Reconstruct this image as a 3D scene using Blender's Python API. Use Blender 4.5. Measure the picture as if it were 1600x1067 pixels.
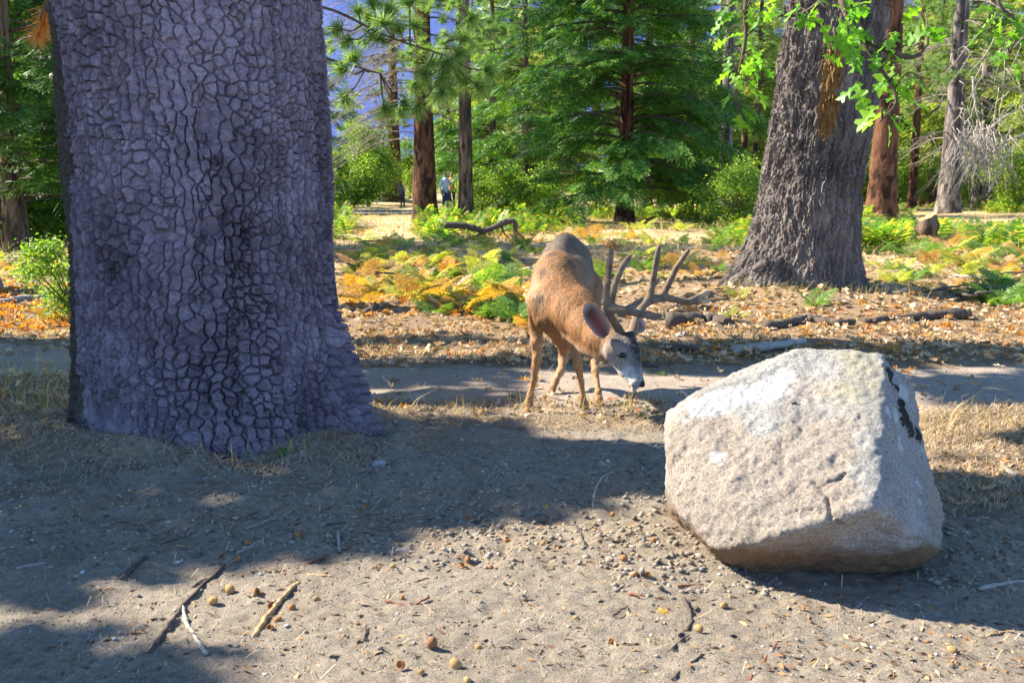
import bpy, bmesh, math, random
import numpy as np
from mathutils import Vector, Matrix

for o in list(bpy.data.objects): bpy.data.objects.remove(o)
scene = bpy.context.scene
COL = scene.collection
rng = np.random.default_rng(7); random.seed(7)

# ------------------------------------------------------------------ camera, sky, sun, exposure
FPX = 1600 * 35.0 / 36.0
CAMH = 1.3
PITCH = math.atan(243.5 / FPX)
cam = bpy.data.cameras.new('camera'); cam.lens = 35; cam.sensor_width = 36
cam.clip_start = 0.05; cam.clip_end = 3000
cam.dof.use_dof = True; cam.dof.focus_distance = 5.3; cam.dof.aperture_fstop = 7.0
cam_o = bpy.data.objects.new('camera', cam); COL.objects.link(cam_o)
cam_o.location = (0, 0, CAMH); cam_o.rotation_euler = (math.pi / 2 - PITCH, 0, 0)
scene.camera = cam_o

SUN_EL = math.radians(38.0)
SLOPE = 0.33                                   # the shadows run right and a little towards the camera
_a = math.atan(SLOPE)
SUN = np.array([-math.cos(SUN_EL) * math.cos(_a), math.cos(SUN_EL) * math.sin(_a), math.sin(SUN_EL)])
world = bpy.data.worlds.new('World'); scene.world = world; world.use_nodes = True
wn = world.node_tree.nodes; wl = world.node_tree.links
sky = wn.new('ShaderNodeTexSky'); sky.sky_type = 'NISHITA'; sky.sun_disc = False
sky.sun_elevation = SUN_EL; sky.sun_rotation = math.atan2(SUN[0], SUN[1])
sky.altitude = 1200; sky.air_density = 0.8; sky.dust_density = 0.0; sky.ozone_density = 6.0
bgn = [n for n in wn if n.type == 'BACKGROUND'][0]; bgn.inputs['Strength'].default_value = 0.125
wl.new(sky.outputs['Color'], bgn.inputs['Color'])
sl = bpy.data.lights.new('sun', 'SUN'); sl.energy = 5.0; sl.angle = math.radians(0.55); sl.color = (1.0, 0.91, 0.76)
so = bpy.data.objects.new('sun', sl); COL.objects.link(so); so.location = (-10, 4, 20)
so.rotation_euler = Vector(-SUN).to_track_quat('-Z', 'Y').to_euler()
vs = scene.view_settings; vs.view_transform = 'Standard'; vs.look = 'None'; vs.exposure = 1.62; vs.gamma = 1.0
vs.use_curve_mapping = False
scene.cycles.use_denoising = True
scene.cycles.max_bounces = 6; scene.cycles.diffuse_bounces = 3; scene.cycles.transparent_max_bounces = 4
scene.cycles.sample_clamp_indirect = 6

# ------------------------------------------------------------------ picture <-> place
def ray(px, py):
    x = (px - 800.0) / FPX; y = -(py - 533.5) / FPX
    return np.array([x, math.cos(PITCH) + y * math.sin(PITCH), -math.sin(PITCH) + y * math.cos(PITCH)])
def at(px, py, Y):
    d = ray(px, py); t = Y / d[1]
    return np.array([0, 0, CAMH]) + d * t
def gp(px, py, z=0.0):
    d = ray(px, py); t = (z - CAMH) / d[2]
    return np.array([0, 0, CAMH]) + d * t

# ------------------------------------------------------------------ noise
def _h(ix, iy, iz, s):
    n = (ix.astype(np.int64) * 374761393 + iy.astype(np.int64) * 668265263 + iz.astype(np.int64) * 2147483647 + s * 974711) & 0xffffffff
    n = ((n ^ (n >> 13)) * 1274126177) & 0xffffffff
    n = ((n ^ (n >> 15)) * 2246822519) & 0xffffffff
    return ((n ^ (n >> 16)) & 0xffffff) / float(0xffffff)
def vnoise(x, y, z=None, s=0):
    x = np.asarray(x, float); y = np.asarray(y, float)
    z = np.zeros_like(x) if z is None else np.asarray(z, float)
    x, y, z = np.broadcast_arrays(x, y, z)
    fx, fy, fz = np.floor(x), np.floor(y), np.floor(z)
    u, v, w = x - fx, y - fy, z - fz
    u = u * u * (3 - 2 * u); v = v * v * (3 - 2 * v); w = w * w * (3 - 2 * w)
    ix, iy, iz = fx.astype(np.int64), fy.astype(np.int64), fz.astype(np.int64)
    flat = not np.any(z)
    def pl(k):
        a = _h(ix, iy, iz + k, s); b = _h(ix + 1, iy, iz + k, s)
        c = _h(ix, iy + 1, iz + k, s); d = _h(ix + 1, iy + 1, iz + k, s)
        return (a * (1 - u) + b * u) * (1 - v) + (c * (1 - u) + d * u) * v
    r = pl(0)
    if not flat: r = r * (1 - w) + pl(1) * w
    return r * 2 - 1
def fbm(x, y, z=None, o=4, s=0, g=0.5):
    r = 0; a = 1.0; f = 1.0
    for i in range(o):
        r = r + a * vnoise(np.asarray(x) * f + 17.3 * i, np.asarray(y) * f - 9.1 * i, None if z is None else np.asarray(z) * f + 3.7 * i, s + i)
        a *= g; f *= 2.03
    return r
def sstep(a, b, x):
    t = np.clip((np.asarray(x, float) - a) / (b - a), 0, 1); return t * t * (3 - 2 * t)

# ------------------------------------------------------------------ mesh and object helpers
def mesh(name, V, F, mat=None, smooth=True, attrs=None):
    """V (n,3); F (m,k) or list of such arrays"""
    me = bpy.data.meshes.new(name)
    Fs = [np.asarray(f) for f in (F if isinstance(F, list) else [F]) if len(f)]
    V = np.asarray(V, np.float32)
    nl = sum(f.size for f in Fs); nf = sum(len(f) for f in Fs)
    me.vertices.add(len(V)); me.vertices.foreach_set('co', V.ravel())
    me.loops.add(nl); me.loops.foreach_set('vertex_index', np.concatenate([f.ravel() for f in Fs]).astype(np.int32))
    me.polygons.add(nf)
    tot = np.concatenate([np.full(len(f), f.shape[1]) for f in Fs]); st = np.concatenate([[0], np.cumsum(tot)[:-1]])
    me.polygons.foreach_set('loop_start', st.astype(np.int32))
    me.polygons.foreach_set('loop_total', tot.astype(np.int32))
    me.polygons.foreach_set('use_smooth', np.full(nf, smooth))
    if attrs:
        for k, a in attrs.items():
            a = np.asarray(a, np.float32)
            if a.ndim == 1:
                at_ = me.attributes.new(k, 'FLOAT', 'POINT'); at_.data.foreach_set('value', a)
            else:
                at_ = me.attributes.new(k, 'FLOAT_COLOR', 'POINT')
                at_.data.foreach_set('color', np.concatenate([a, np.ones((len(a), 1), np.float32)], 1).ravel())
    me.update(calc_edges=True)
    if mat: me.materials.append(mat)
    return me
def obj(name, me, parent=None, loc=None, rot=None, scale=None):
    o = bpy.data.objects.new(name, me); COL.objects.link(o)
    if parent is not None: o.parent = parent
    if loc is not None: o.location = [float(v) for v in loc]
    if rot is not None: o.rotation_euler = rot
    if scale is not None: o.scale = (scale,) * 3 if np.isscalar(scale) else scale
    return o
def tag(o, label, cat, group=None):
    o['label'] = label; o['category'] = cat
    if group: o['group'] = group
    return o
def empty(name, loc, rz=0.0, scale=1.0):
    o = obj(name, None, None, loc, (0, 0, rz), scale); o.empty_display_size = 0.1
    return o
def struct(o): o['kind'] = 'structure'; return o
def stuff(o, label=None, cat=None):
    o['kind'] = 'stuff'
    if label: tag(o, label, cat)
    return o
class Acc:
    """collects pieces (V,F tri or quad) into one mesh"""
    def __init__(s): s.V = []; s.F = {3: [], 4: []}; s.n = 0; s.A = {}
    def add(s, V, F, **at_):
        V = np.asarray(V, float); F = np.asarray(F)
        s.V.append(V); s.F[F.shape[1]].append(F + s.n); s.n += len(V)
        for k, a in at_.items(): s.A.setdefault(k, []).append(np.broadcast_to(np.asarray(a, float), (len(V),) + np.shape(a)[1:] if np.ndim(a) else (len(V),)))
    def mesh(s, name, mat, smooth=True):
        return mesh(name, np.concatenate(s.V), [np.concatenate(f) for f in s.F.values() if f], mat, smooth, {k: np.concatenate(a) for k, a in s.A.items()})
def tube(pts, rad, n=8, cap=True, ecc=None):
    """tapered tube along a polyline -> V, quads"""
    P = np.asarray(pts, float); R = np.broadcast_to(np.asarray(rad, float), (len(P),))
    T = np.gradient(P, axis=0); T /= np.linalg.norm(T, axis=1)[:, None] + 1e-9
    up = np.array([0, 0, 1.0]) if abs(T[0][2]) < 0.9 else np.array([1.0, 0, 0])
    a = np.cross(T[0], up); a /= np.linalg.norm(a)
    rings = []
    th = np.linspace(0, 2 * math.pi, n, endpoint=False)
    for i in range(len(P)):
        a = a - T[i] * np.dot(a, T[i]); a /= np.linalg.norm(a) + 1e-9
        b = np.cross(T[i], a)
        rings.append(P[i] + R[i] * (np.cos(th)[:, None] * a + np.sin(th)[:, None] * b))
    V = np.concatenate(rings); m = len(P)
    i = np.arange(m - 1)[:, None] * n; j = np.arange(n)[None, :]; j2 = (j + 1) % n
    F = np.stack([i + j, i + j2, i + n + j2, i + n + j], -1).reshape(-1, 4)
    if cap:
        V = np.concatenate([V, P[:1], P[-1:]]); c0 = m * n; c1 = c0 + 1
        jj = np.arange(n); k2 = (jj + 1) % n
        F = np.concatenate([F, np.stack([k2, jj, np.full(n, c0), np.full(n, c0)], -1), np.stack([(m - 1) * n + jj, (m - 1) * n + k2, np.full(n, c1), np.full(n, c1)], -1)])
    return V, F
def tube_faces_fix(F):
    tri = F[F[:, 2] == F[:, 3]][:, :3]; q = F[F[:, 2] != F[:, 3]]
    return q, tri
def add_tube(acc, pts, rad, n=6, **at_):
    V, F = tube(pts, rad, n); q, t = tube_faces_fix(F)
    k = acc.n; acc.add(V, q, **at_)
    if len(t): acc.F[3].append(t + k)
def spline(pts, n):
    """Catmull-Rom through pts (rows of any width), n samples per span"""
    P = np.asarray(pts, float); P = np.vstack([2 * P[0] - P[1], P, 2 * P[-1] - P[-2]])
    out = []
    for i in range(1, len(P) - 2):
        t = np.linspace(0, 1, n, endpoint=False)[:, None]
        a, b, c, d = P[i - 1], P[i], P[i + 1], P[i + 2]
        out.append(0.5 * (2 * b + (c - a) * t + (2 * a - 5 * b + 4 * c - d) * t ** 2 + (3 * b - a - 3 * c + d) * t ** 3))
    out.append(P[-2:-1]); return np.concatenate(out)
def grid_faces(nu, nv, wrap=False):
    i = np.arange(nv - 1)[:, None] * nu; w = nu if wrap else nu - 1
    j = np.arange(w)[None, :]; j2 = (j + 1) % nu
    return np.stack([i + j, i + j2, i + nu + j2, i + nu + j], -1).reshape(-1, 4)
def surface_nets(F, org, h):
    nx, ny, nz = F.shape; ins = F < 0
    S = np.zeros((nx - 1, ny - 1, nz - 1, 3)); C = np.zeros((nx - 1, ny - 1, nz - 1))
    for ax in range(3):
        sl0 = [slice(None)] * 3; sl1 = [slice(None)] * 3; sl0[ax] = slice(0, -1); sl1[ax] = slice(1, None)
        a, b = F[tuple(sl0)], F[tuple(sl1)]
        cr = (a < 0) != (b < 0); t = np.where(cr, a / np.where(cr, a - b, 1), 0)
        o1, o2 = [k for k in range(3) if k != ax]
        for d1 in (0, 1):
            for d2 in (0, 1):
                s = [slice(None)] * 3
                s[o1] = slice(d1, F.shape[o1] - 1 + d1); s[o2] = slice(d2, F.shape[o2] - 1 + d2)
                c = cr[tuple(s)]; C += c
                S[..., ax] += np.where(c, t[tuple(s)], 0)
                if d1: S[..., o1] += c
                if d2: S[..., o2] += c
    act = C > 0
    idx = np.full(act.shape, -1); idx[act] = np.arange(act.sum())
    g = np.argwhere(act); V = (g + S[act] / C[act][:, None]) * h + org
    quads = []
    for ax in range(3):
        sl0 = [slice(None)] * 3; sl1 = [slice(None)] * 3; sl0[ax] = slice(0, -1); sl1[ax] = slice(1, None)
        i0, i1 = ins[tuple(sl0)], ins[tuple(sl1)]
        o1, o2 = [k for k in range(3) if k != ax]
        e = np.argwhere(i0 != i1)
        e = e[(e[:, o1] > 0) & (e[:, o2] > 0) & (e[:, o1] < F.shape[o1] - 1) & (e[:, o2] < F.shape[o2] - 1)]
        if not len(e): continue
        def cell(a, b):
            q = e.copy(); q[:, o1] -= a; q[:, o2] -= b
            return idx[q[:, 0], q[:, 1], q[:, 2]]
        Q = np.stack([cell(1, 1), cell(0, 1), cell(0, 0), cell(1, 0)], -1)
        fl = i0[tuple(e.T)]
        if ax == 1: fl = ~fl
        Q[~fl] = Q[~fl][:, ::-1]; quads.append(Q)
    return V, np.concatenate(quads)
class Sdf:
    def __init__(s, lo, hi, h):
        s.org = np.array(lo, float); s.h = h
        n = np.ceil((np.array(hi) - s.org) / h).astype(int) + 1
        s.F = np.full(n, 0.25); s.pr = []
    @staticmethod
    def dist(p, P):
        if p['t'] == 'c':
            a, b = p['a'], p['b']; ba = b - a
            t = np.clip(((P - a) @ ba) / (ba @ ba + 1e-12), 0, 1)
            D = P - a - t[..., None] * ba
            if p.get('fl') is not None:
                n, sc = p['fl']; c = D @ n; D = D + (c * (1 / sc - 1))[..., None] * n
            d = np.sqrt((D * D).sum(-1)) - (p['r1'] + (p['r2'] - p['r1']) * t)
            return d
        q = (P - p['c']) @ p['R']; k0 = np.sqrt(((q / p['r']) ** 2).sum(-1)); k1 = np.sqrt(((q / p['r'] ** 2) ** 2).sum(-1)) + 1e-9
        return k0 * (k0 - 1) / k1
    def put(s, p, k):
        s.pr.append(p)
        if p['t'] == 'c':
            m = max(p['r1'], p['r2']) + 2 * k + 0.02; lo = np.minimum(p['a'], p['b']) - m; hi = np.maximum(p['a'], p['b']) + m
        else:
            m = p['r'].max() + 2 * k + 0.02; lo = p['c'] - m; hi = p['c'] + m
        i0 = np.clip(np.floor((lo - s.org) / s.h).astype(int), 0, np.array(s.F.shape)); i1 = np.clip(np.ceil((hi - s.org) / s.h).astype(int) + 1, 0, np.array(s.F.shape))
        if np.any(i1 - i0 < 1): return
        G = np.stack(np.meshgrid(*[s.org[k_] + s.h * np.arange(i0[k_], i1[k_]) for k_ in range(3)], indexing='ij'), -1)
        d = s.dist(p, G); sub = tuple(slice(a, b) for a, b in zip(i0, i1)); f = s.F[sub]
        if p.get('cut'):
            d = -d; hh = np.maximum(k - np.abs(d - f), 0) / k; s.F[sub] = np.maximum(d, f) + hh * hh * k * 0.25
        else:
            hh = np.maximum(k - np.abs(d - f), 0) / k; s.F[sub] = np.minimum(d, f) - hh * hh * k * 0.25
    def cone(s, a, b, r1, r2, k=0.03, col=(0.5, 0.5, 0.5), fl=None):
        s.put(dict(t='c', a=np.array(a, float), b=np.array(b, float), r1=r1, r2=r2, col=np.array(col), fl=fl), k)
    def chain(s, pts, k=0.03, col=(0.5, 0.5, 0.5)):
        for (a, r1), (b, r2) in zip(pts[:-1], pts[1:]): s.cone(a, b, r1, r2, k, col)
    def ell(s, c, r, k=0.03, col=(0.5, 0.5, 0.5), R=None, cut=False):
        s.put(dict(t='e', c=np.array(c, float), r=np.array(r, float), R=np.eye(3) if R is None else R, col=np.array(col), cut=cut), k)
    def build(s, sharp=0.012):
        V, Q = surface_nets(s.F, s.org, s.h)
        W = 0; Cc = 0
        for p in s.pr:
            if p.get('cut'): continue
            w = np.exp(-np.clip(s.dist(p, V), -0.03, 1) / sharp); W = W + w; Cc = Cc + w[:, None] * p['col']
        return V, Q, Cc / W[:, None]
def laplace(V, Q, it=2, lam=0.5):
    for _ in range(it):
        S = np.zeros_like(V); C = np.zeros(len(V))
        for k in range(Q.shape[1]):
            a, b = Q[:, k], Q[:, (k + 1) % Q.shape[1]]
            for d in range(3): S[:, d] += np.bincount(a, V[b, d], len(V)) + np.bincount(b, V[a, d], len(V))
            C += np.bincount(a, minlength=len(V)) + np.bincount(b, minlength=len(V))
        V = V + lam * (S / np.maximum(C, 1)[:, None] - V)
    return V
def vnormals(V, Q):
    n = np.cross(V[Q[:, 2]] - V[Q[:, 0]], V[Q[:, 3]] - V[Q[:, 1]]) if Q.shape[1] == 4 else np.cross(V[Q[:, 1]] - V[Q[:, 0]], V[Q[:, 2]] - V[Q[:, 0]])
    N = np.zeros_like(V)
    for k in range(Q.shape[1]):
        for d in range(3): N[:, d] += np.bincount(Q[:, k], n[:, d], len(V))
    return N / (np.linalg.norm(N, axis=1)[:, None] + 1e-12)

# ------------------------------------------------------------------ materials
class Mat:
    def __init__(s, name):
        s.m = bpy.data.materials.new(name); s.m.use_nodes = True; s.t = s.m.node_tree; s.t.nodes.clear()
        s.out = s.t.nodes.new('ShaderNodeOutputMaterial')
    def n(s, typ, ins=None, **kw):
        nd = s.t.nodes.new('ShaderNode' + typ)
        for k, v in kw.items(): setattr(nd, k, v)
        for k, v in (ins or {}).items(): s.set(nd.inputs[k], v)
        return nd
    def set(s, sock, v):
        if hasattr(v, 'is_linked'): s.t.links.new(v, sock)
        elif isinstance(v, (tuple, list)) and len(v) == 3 and sock.type == 'RGBA': sock.default_value = (*v, 1)
        else: sock.default_value = v
    def noise(s, scale, detail=4, rough=0.55, vec=None, dist=0.0):
        nd = s.n('TexNoise', {'Scale': scale, 'Detail': detail, 'Roughness': rough, 'Distortion': dist})
        if vec is not None: s.set(nd.inputs['Vector'], vec)
        return nd.outputs['Fac']
    def coords(s, scale=(1, 1, 1)):
        c = s.n('TexCoord').outputs['Object']
        if scale != (1, 1, 1): c = s.n('Mapping', {'Vector': c, 'Scale': scale}).outputs['Vector']
        return c
    def ramp(s, fac, stops, interp='LINEAR'):
        nd = s.n('ValToRGB', {'Fac': fac}); cr = nd.color_ramp; cr.interpolation = interp
        while len(cr.elements) < len(stops): cr.elements.new(0.5)
        for e, (p, c) in zip(cr.elements, stops):
            e.position = p; e.color = (*c, 1) if not np.isscalar(c) else (c, c, c, 1)
        return nd.outputs['Color']
    def mix(s, f, a, b, blend='MIX'):
        nd = s.n('Mix', data_type='RGBA', blend_type=blend)
        s.set(nd.inputs[0], f); s.set(nd.inputs[6], a); s.set(nd.inputs[7], b); return nd.outputs[2]
    def math(s, op, a, b=0.0, c=None):
        nd = s.n('Math', operation=op); s.set(nd.inputs[0], a); s.set(nd.inputs[1], b)
        if c is not None: s.set(nd.inputs[2], c)
        return nd.outputs[0]
    def attr(s, name, col=False): return s.n('Attribute', attribute_name=name).outputs['Color' if col else 'Fac']
    def bump(s, hgt, dist, strength=1.0, normal=None):
        nd = s.n('Bump', {'Height': hgt, 'Distance': dist, 'Strength': strength})
        if normal is not None: s.set(nd.inputs['Normal'], normal)
        return nd.outputs['Normal']
    def done(s, color, rough=0.85, normal=None, spec=0.3, trans=0.0, tcol=None, sheen=0.0):
        p = s.n('BsdfPrincipled', {'Base Color': color, 'Roughness': rough, 'Specular IOR Level': spec})
        if normal is not None: s.set(p.inputs['Normal'], normal)
        if sheen: p.inputs['Sheen Weight'].default_value = sheen; p.inputs['Sheen Roughness'].default_value = 0.5
        sh = p.outputs[0]
        if trans:
            tr = s.n('BsdfTranslucent', {'Color': tcol if tcol is not None else color})
            mx = s.n('MixShader', {0: trans}); s.t.links.new(sh, mx.inputs[1]); s.t.links.new(tr.outputs[0], mx.inputs[2]); sh = mx.outputs[0]
        s.t.links.new(sh, s.out.inputs['Surface']); return s.m
def leaf_mat(name, stops, trans=0.4, rough=0.45, spec=0.35):
    m = Mat(name); isl = m.n('NewGeometry').outputs['Random Per Island']
    orn = m.n('ObjectInfo').outputs['Random']
    f = m.math('FRACT', m.math('ADD', isl, m.math('MULTIPLY', orn, 0.37)))
    c = m.ramp(f, stops)
    hs = m.n('HueSaturation', {'Color': c, 'Hue': 0.5, 'Saturation': 1.0}); m.set(hs.inputs['Value'], m.math('MULTIPLY_ADD', orn, 0.35, 0.85))
    c = hs.outputs[0]
    t = m.mix(0.5, c, (0.9, 0.95, 0.2), 'MULTIPLY'); t = m.mix(1.0, t, (1.9, 1.9, 1.2), 'MULTIPLY')
    return m.done(c, rough, None, spec, trans, t)

# ------------------------------------------------------------------ the ground
T1 = np.array([-1.60, 5.18]); T2 = np.array([3.55, 12.3])
NEAR_X = np.array([-60, -3.6, -1.5, -0.8, 0.8, 2.9, 60]); NEAR_Y = np.array([24, 6.75, 6.0, 5.72, 5.72, 5.65, 12])
FAR_X = np.array([-60, -4.3, -1, 1.1, 3.7, 60]); FAR_Y = np.array([28, 8.3, 7.55, 7.15, 7.45, 16])
def path_in(x, y):
    """signed: > 0 inside the path, metres from the nearer edge"""
    n = 0.10 * fbm(x * 1.7, y * 1.7, o=3, s=3)
    return np.minimum(y - np.interp(x, NEAR_X, NEAR_Y), np.interp(x, FAR_X, FAR_Y) - y) + n
def Hsoft(x, y):
    h = 0.035 * fbm(x * 0.55, y * 0.55, o=2, s=5)
    d1 = np.hypot(x - T1[0], (y - T1[1]) / 0.62); h = h + 0.06 * np.exp(-((d1 - 0.75) / 0.34) ** 2) * (1 + 0.9 * fbm(x * 4, y * 4, o=3, s=55))
    d2 = np.hypot(x - T2[0], y - T2[1]); h = h + 0.10 * np.exp(-((d2 - 0.8) / 0.8) ** 2)
    far = sstep(8, 30, y); h = h + far * 0.10 * fbm(x * 0.25, y * 0.25, o=2, s=9)
    b = np.hypot(x - 1.02, (y - 3.45) * 1.1); h = h + 0.012 * np.exp(-((b - 0.62) / 0.16) ** 2)
    return h
def H(x, y):
    x = np.asarray(x, float); y = np.asarray(y, float)
    h = Hsoft(x, y)
    p = sstep(-0.02, 0.2, path_in(x, y))
    dug = sstep(-0.25, 0.5, fbm(x * 1.4 + 3, y * 1.4, o=2, s=21)) * sstep(3.0, 3.7, y) * (1 - sstep(5.3, 5.8, y)) + 0.25
    near = 1 - sstep(7.5, 9, y)
    h = h + near * (1 - p) * (0.016 * dug * fbm(x * 7, y * 7, o=3, s=31) + 0.007 * fbm(x * 30, y * 30, o=2, s=37))
    h = h + (1 - near) * 0.03 * fbm(x * 2.2, y * 2.2, o=3, s=41)
    return h - 0.03 * p
def Hs(x, y): return float(H(np.array([x]), np.array([y]))[0])

def axis(lo, hi, step, growth, a, b):
    c = list(np.arange(lo, hi, step)); s = step; v = c[-1]
    while v < b: s *= growth; v += s; c.append(v)
    s = step; v = c[0]; pre = []
    while v > a: s *= growth; v -= s; pre.append(v)
    return np.array(pre[::-1] + c)
gx = axis(-2.9, 2.9, 0.018, 1.085, -900, 900); gy = axis(2.25, 5.9, 0.0165, 1.055, -60, 1500)
X, Y = np.meshgrid(gx, gy); Z = H(X.ravel(), Y.ravel())
_fl = sstep(0, 0.35, Y - np.interp(X, FAR_X, FAR_Y) + 0.1 + 0.15 * fbm(X * 2, Y * 2, o=2, s=8))
_fl = np.maximum(_fl, 0.75 * sstep(-2.1, -2.6, X + 0.25 * fbm(X * 3, Y * 3, s=4)) * sstep(4.3, 5.0, Y + 0.3 * fbm(X * 3, Y * 3, s=6)))
_fl = np.maximum(_fl, 0.75 * sstep(1.5, 1.8, X + 0.2 * fbm(X * 3, Y * 3, s=14)) * sstep(3.6, 4.2, Y + 0.3 * fbm(X * 3, Y * 3, s=16)))
_fl = np.maximum(_fl, 0.6 * sstep(0.30, 0.0, np.abs(Y - np.interp(X, NEAR_X, NEAR_Y) + 0.12) + 0.15 * fbm(X * 3, Y * 3, s=24)))
_hum = sstep(0.05, 0.5, fbm(X * 4.5, Y * 4.5, o=4, s=77, g=0.6)) * (1 - sstep(0.9, 1.9, np.hypot(X - T1[0], (Y - T1[1]) * 0.9)) * 0.65) * sstep(3.0, 3.8, Y) * (1 - sstep(5.2, 5.8, Y))
_fl = np.maximum(_fl, 0.62 * _hum)
m = Mat('sandy_soil'); c = m.coords(); fl = m.attr('floor')
n1 = m.noise(2.2, 5, 0.6, c); n2 = m.noise(34, 4, 0.7, c); n3 = m.noise(240, 3, 0.75, c)
sand = m.ramp(n1, [(0.3, (0.33, 0.28, 0.225)), (0.7, (0.44, 0.38, 0.305))])
sand = m.mix(0.75, sand, m.ramp(n2, [(0.3, (0.62, 0.60, 0.58)), (0.7, (1.2, 1.17, 1.1))]), 'MULTIPLY')
sand = m.mix(0.85, sand, m.ramp(n3, [(0.32, (0.35, 0.34, 0.34)), (0.55, (1, 1, 1)), (0.74, (1.75, 1.7, 1.6))]), 'MULTIPLY')
duff = m.ramp(n2, [(0.3, (0.13, 0.088, 0.055)), (0.55, (0.33, 0.225, 0.135)), (0.75, (0.56, 0.42, 0.27))])
far = m.ramp(m.noise(0.35, 4, 0.6, c), [(0.35, (0.24, 0.17, 0.08)), (0.5, (0.48, 0.36, 0.19)), (0.7, (0.66, 0.52, 0.31))])
yy = m.n('SeparateXYZ', {'Vector': c}).outputs['Y']
fy = m.n('MapRange', {'Value': yy, 'From Min': 10.5, 'From Max': 19.0}).outputs[0]
duff = m.mix(fy, duff, far)
colr = m.mix(fl, sand, duff)
bmp = m.bump(n3, 0.008, 1.0, m.bump(n2, 0.02, 0.8))
ground_m = m.done(colr, 0.92, bmp, 0.2)
struct(obj('ground', mesh('ground', np.stack([X.ravel(), Y.ravel(), Z], 1), grid_faces(len(gx), len(gy)), ground_m, True, {'floor': _fl.ravel()})))
def Gz(x, y):
    """height of what one stands on"""
    a = np.array([x]); b = np.array([y]); h = H(a, b)[0]
    return float(max(h, Hsoft(a, b)[0] - 0.02)) if path_in(a, b)[0] > 0 else float(h)

# the trodden path, a sheet of its own
px_ = axis(-3.6, 3.9, 0.026, 1.08, -58, 58); pv = np.linspace(0, 1, 76)
PX, PV = np.meshgrid(px_, pv)
e0 = np.interp(PX, NEAR_X, NEAR_Y) - 0.06 + 0.06 * fbm(PX * 3, PX * 0, o=3, s=61); e1 = np.interp(PX, FAR_X, FAR_Y) + 0.06 + 0.06 * fbm(PX * 3, PX * 0 + 9, o=3, s=62)
PY = e0 + (e1 - e0) * PV
edge = np.minimum(PV, 1 - PV) * (e1 - e0)
PZ = Hsoft(PX, PY) - 0.030 + 0.012 * sstep(0.0, 0.25, edge) + 0.006 * fbm(PX * 9, PY * 9, o=3, s=63) * sstep(0.05, 0.3, edge) - 0.02 * sstep(0.06, 0, edge)
m = Mat('trodden_dirt'); c = m.coords(); n1 = m.noise(1.6, 5, 0.6, c); n2 = m.noise(45, 4, 0.7, c); n3 = m.noise(260, 2, 0.7, c)
pc = m.ramp(n1, [(0.3, (0.29, 0.25, 0.215)), (0.7, (0.43, 0.365, 0.305))])
pc = m.mix(0.8, pc, m.ramp(n2, [(0.3, (0.6, 0.58, 0.56)), (0.7, (1.25, 1.2, 1.15))]), 'MULTIPLY')
pc = m.mix(0.6, pc, m.ramp(n3, [(0.3, (0.55, 0.53, 0.5)), (0.7, (1.4, 1.35, 1.3))]), 'MULTIPLY')
path_m = m.done(pc, 0.93, m.bump(n3, 0.004, 0.6, m.bump(n2, 0.012, 0.7)), 0.2)
struct(obj('path', mesh('path', np.stack([PX, PY, PZ], -1).reshape(-1, 3), grid_faces(len(px_), len(pv)), path_m)))
# the grey road far behind the trees
rx = np.linspace(-60, -1.5, 60); rv = np.linspace(0, 1, 5); RX, RV = np.meshgrid(rx, rv); RY = 43 + 0.10 * RX + RV * 7
m = Mat('asphalt'); c = m.coords()
road_m = m.done(m.ramp(m.noise(3, 5, 0.7, c), [(0.3, (0.11, 0.11, 0.115)), (0.7, (0.17, 0.165, 0.16))]), 0.9)
struct(obj('road', mesh('road', np.stack([RX, RY, H(RX.ravel(), RY.ravel()).reshape(RX.shape) * 0 + 0.13], -1).reshape(-1, 3), grid_faces(60, 5), road_m)))
# mountain wall beyond the forest, its blue shade put into the rock colour
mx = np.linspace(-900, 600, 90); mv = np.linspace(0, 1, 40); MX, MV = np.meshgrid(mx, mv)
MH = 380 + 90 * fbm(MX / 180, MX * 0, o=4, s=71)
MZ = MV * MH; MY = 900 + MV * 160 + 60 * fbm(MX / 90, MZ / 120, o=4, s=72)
m = Mat('cliff_blue_shade'); c = m.coords((0.01, 0.01, 0.004))
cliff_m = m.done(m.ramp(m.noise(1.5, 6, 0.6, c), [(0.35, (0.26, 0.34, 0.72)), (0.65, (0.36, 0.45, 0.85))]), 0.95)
struct(obj('mountain', mesh('mountain', np.stack([MX, MY, MZ], -1).reshape(-1, 3), grid_faces(90, 40), cliff_m)))

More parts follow.
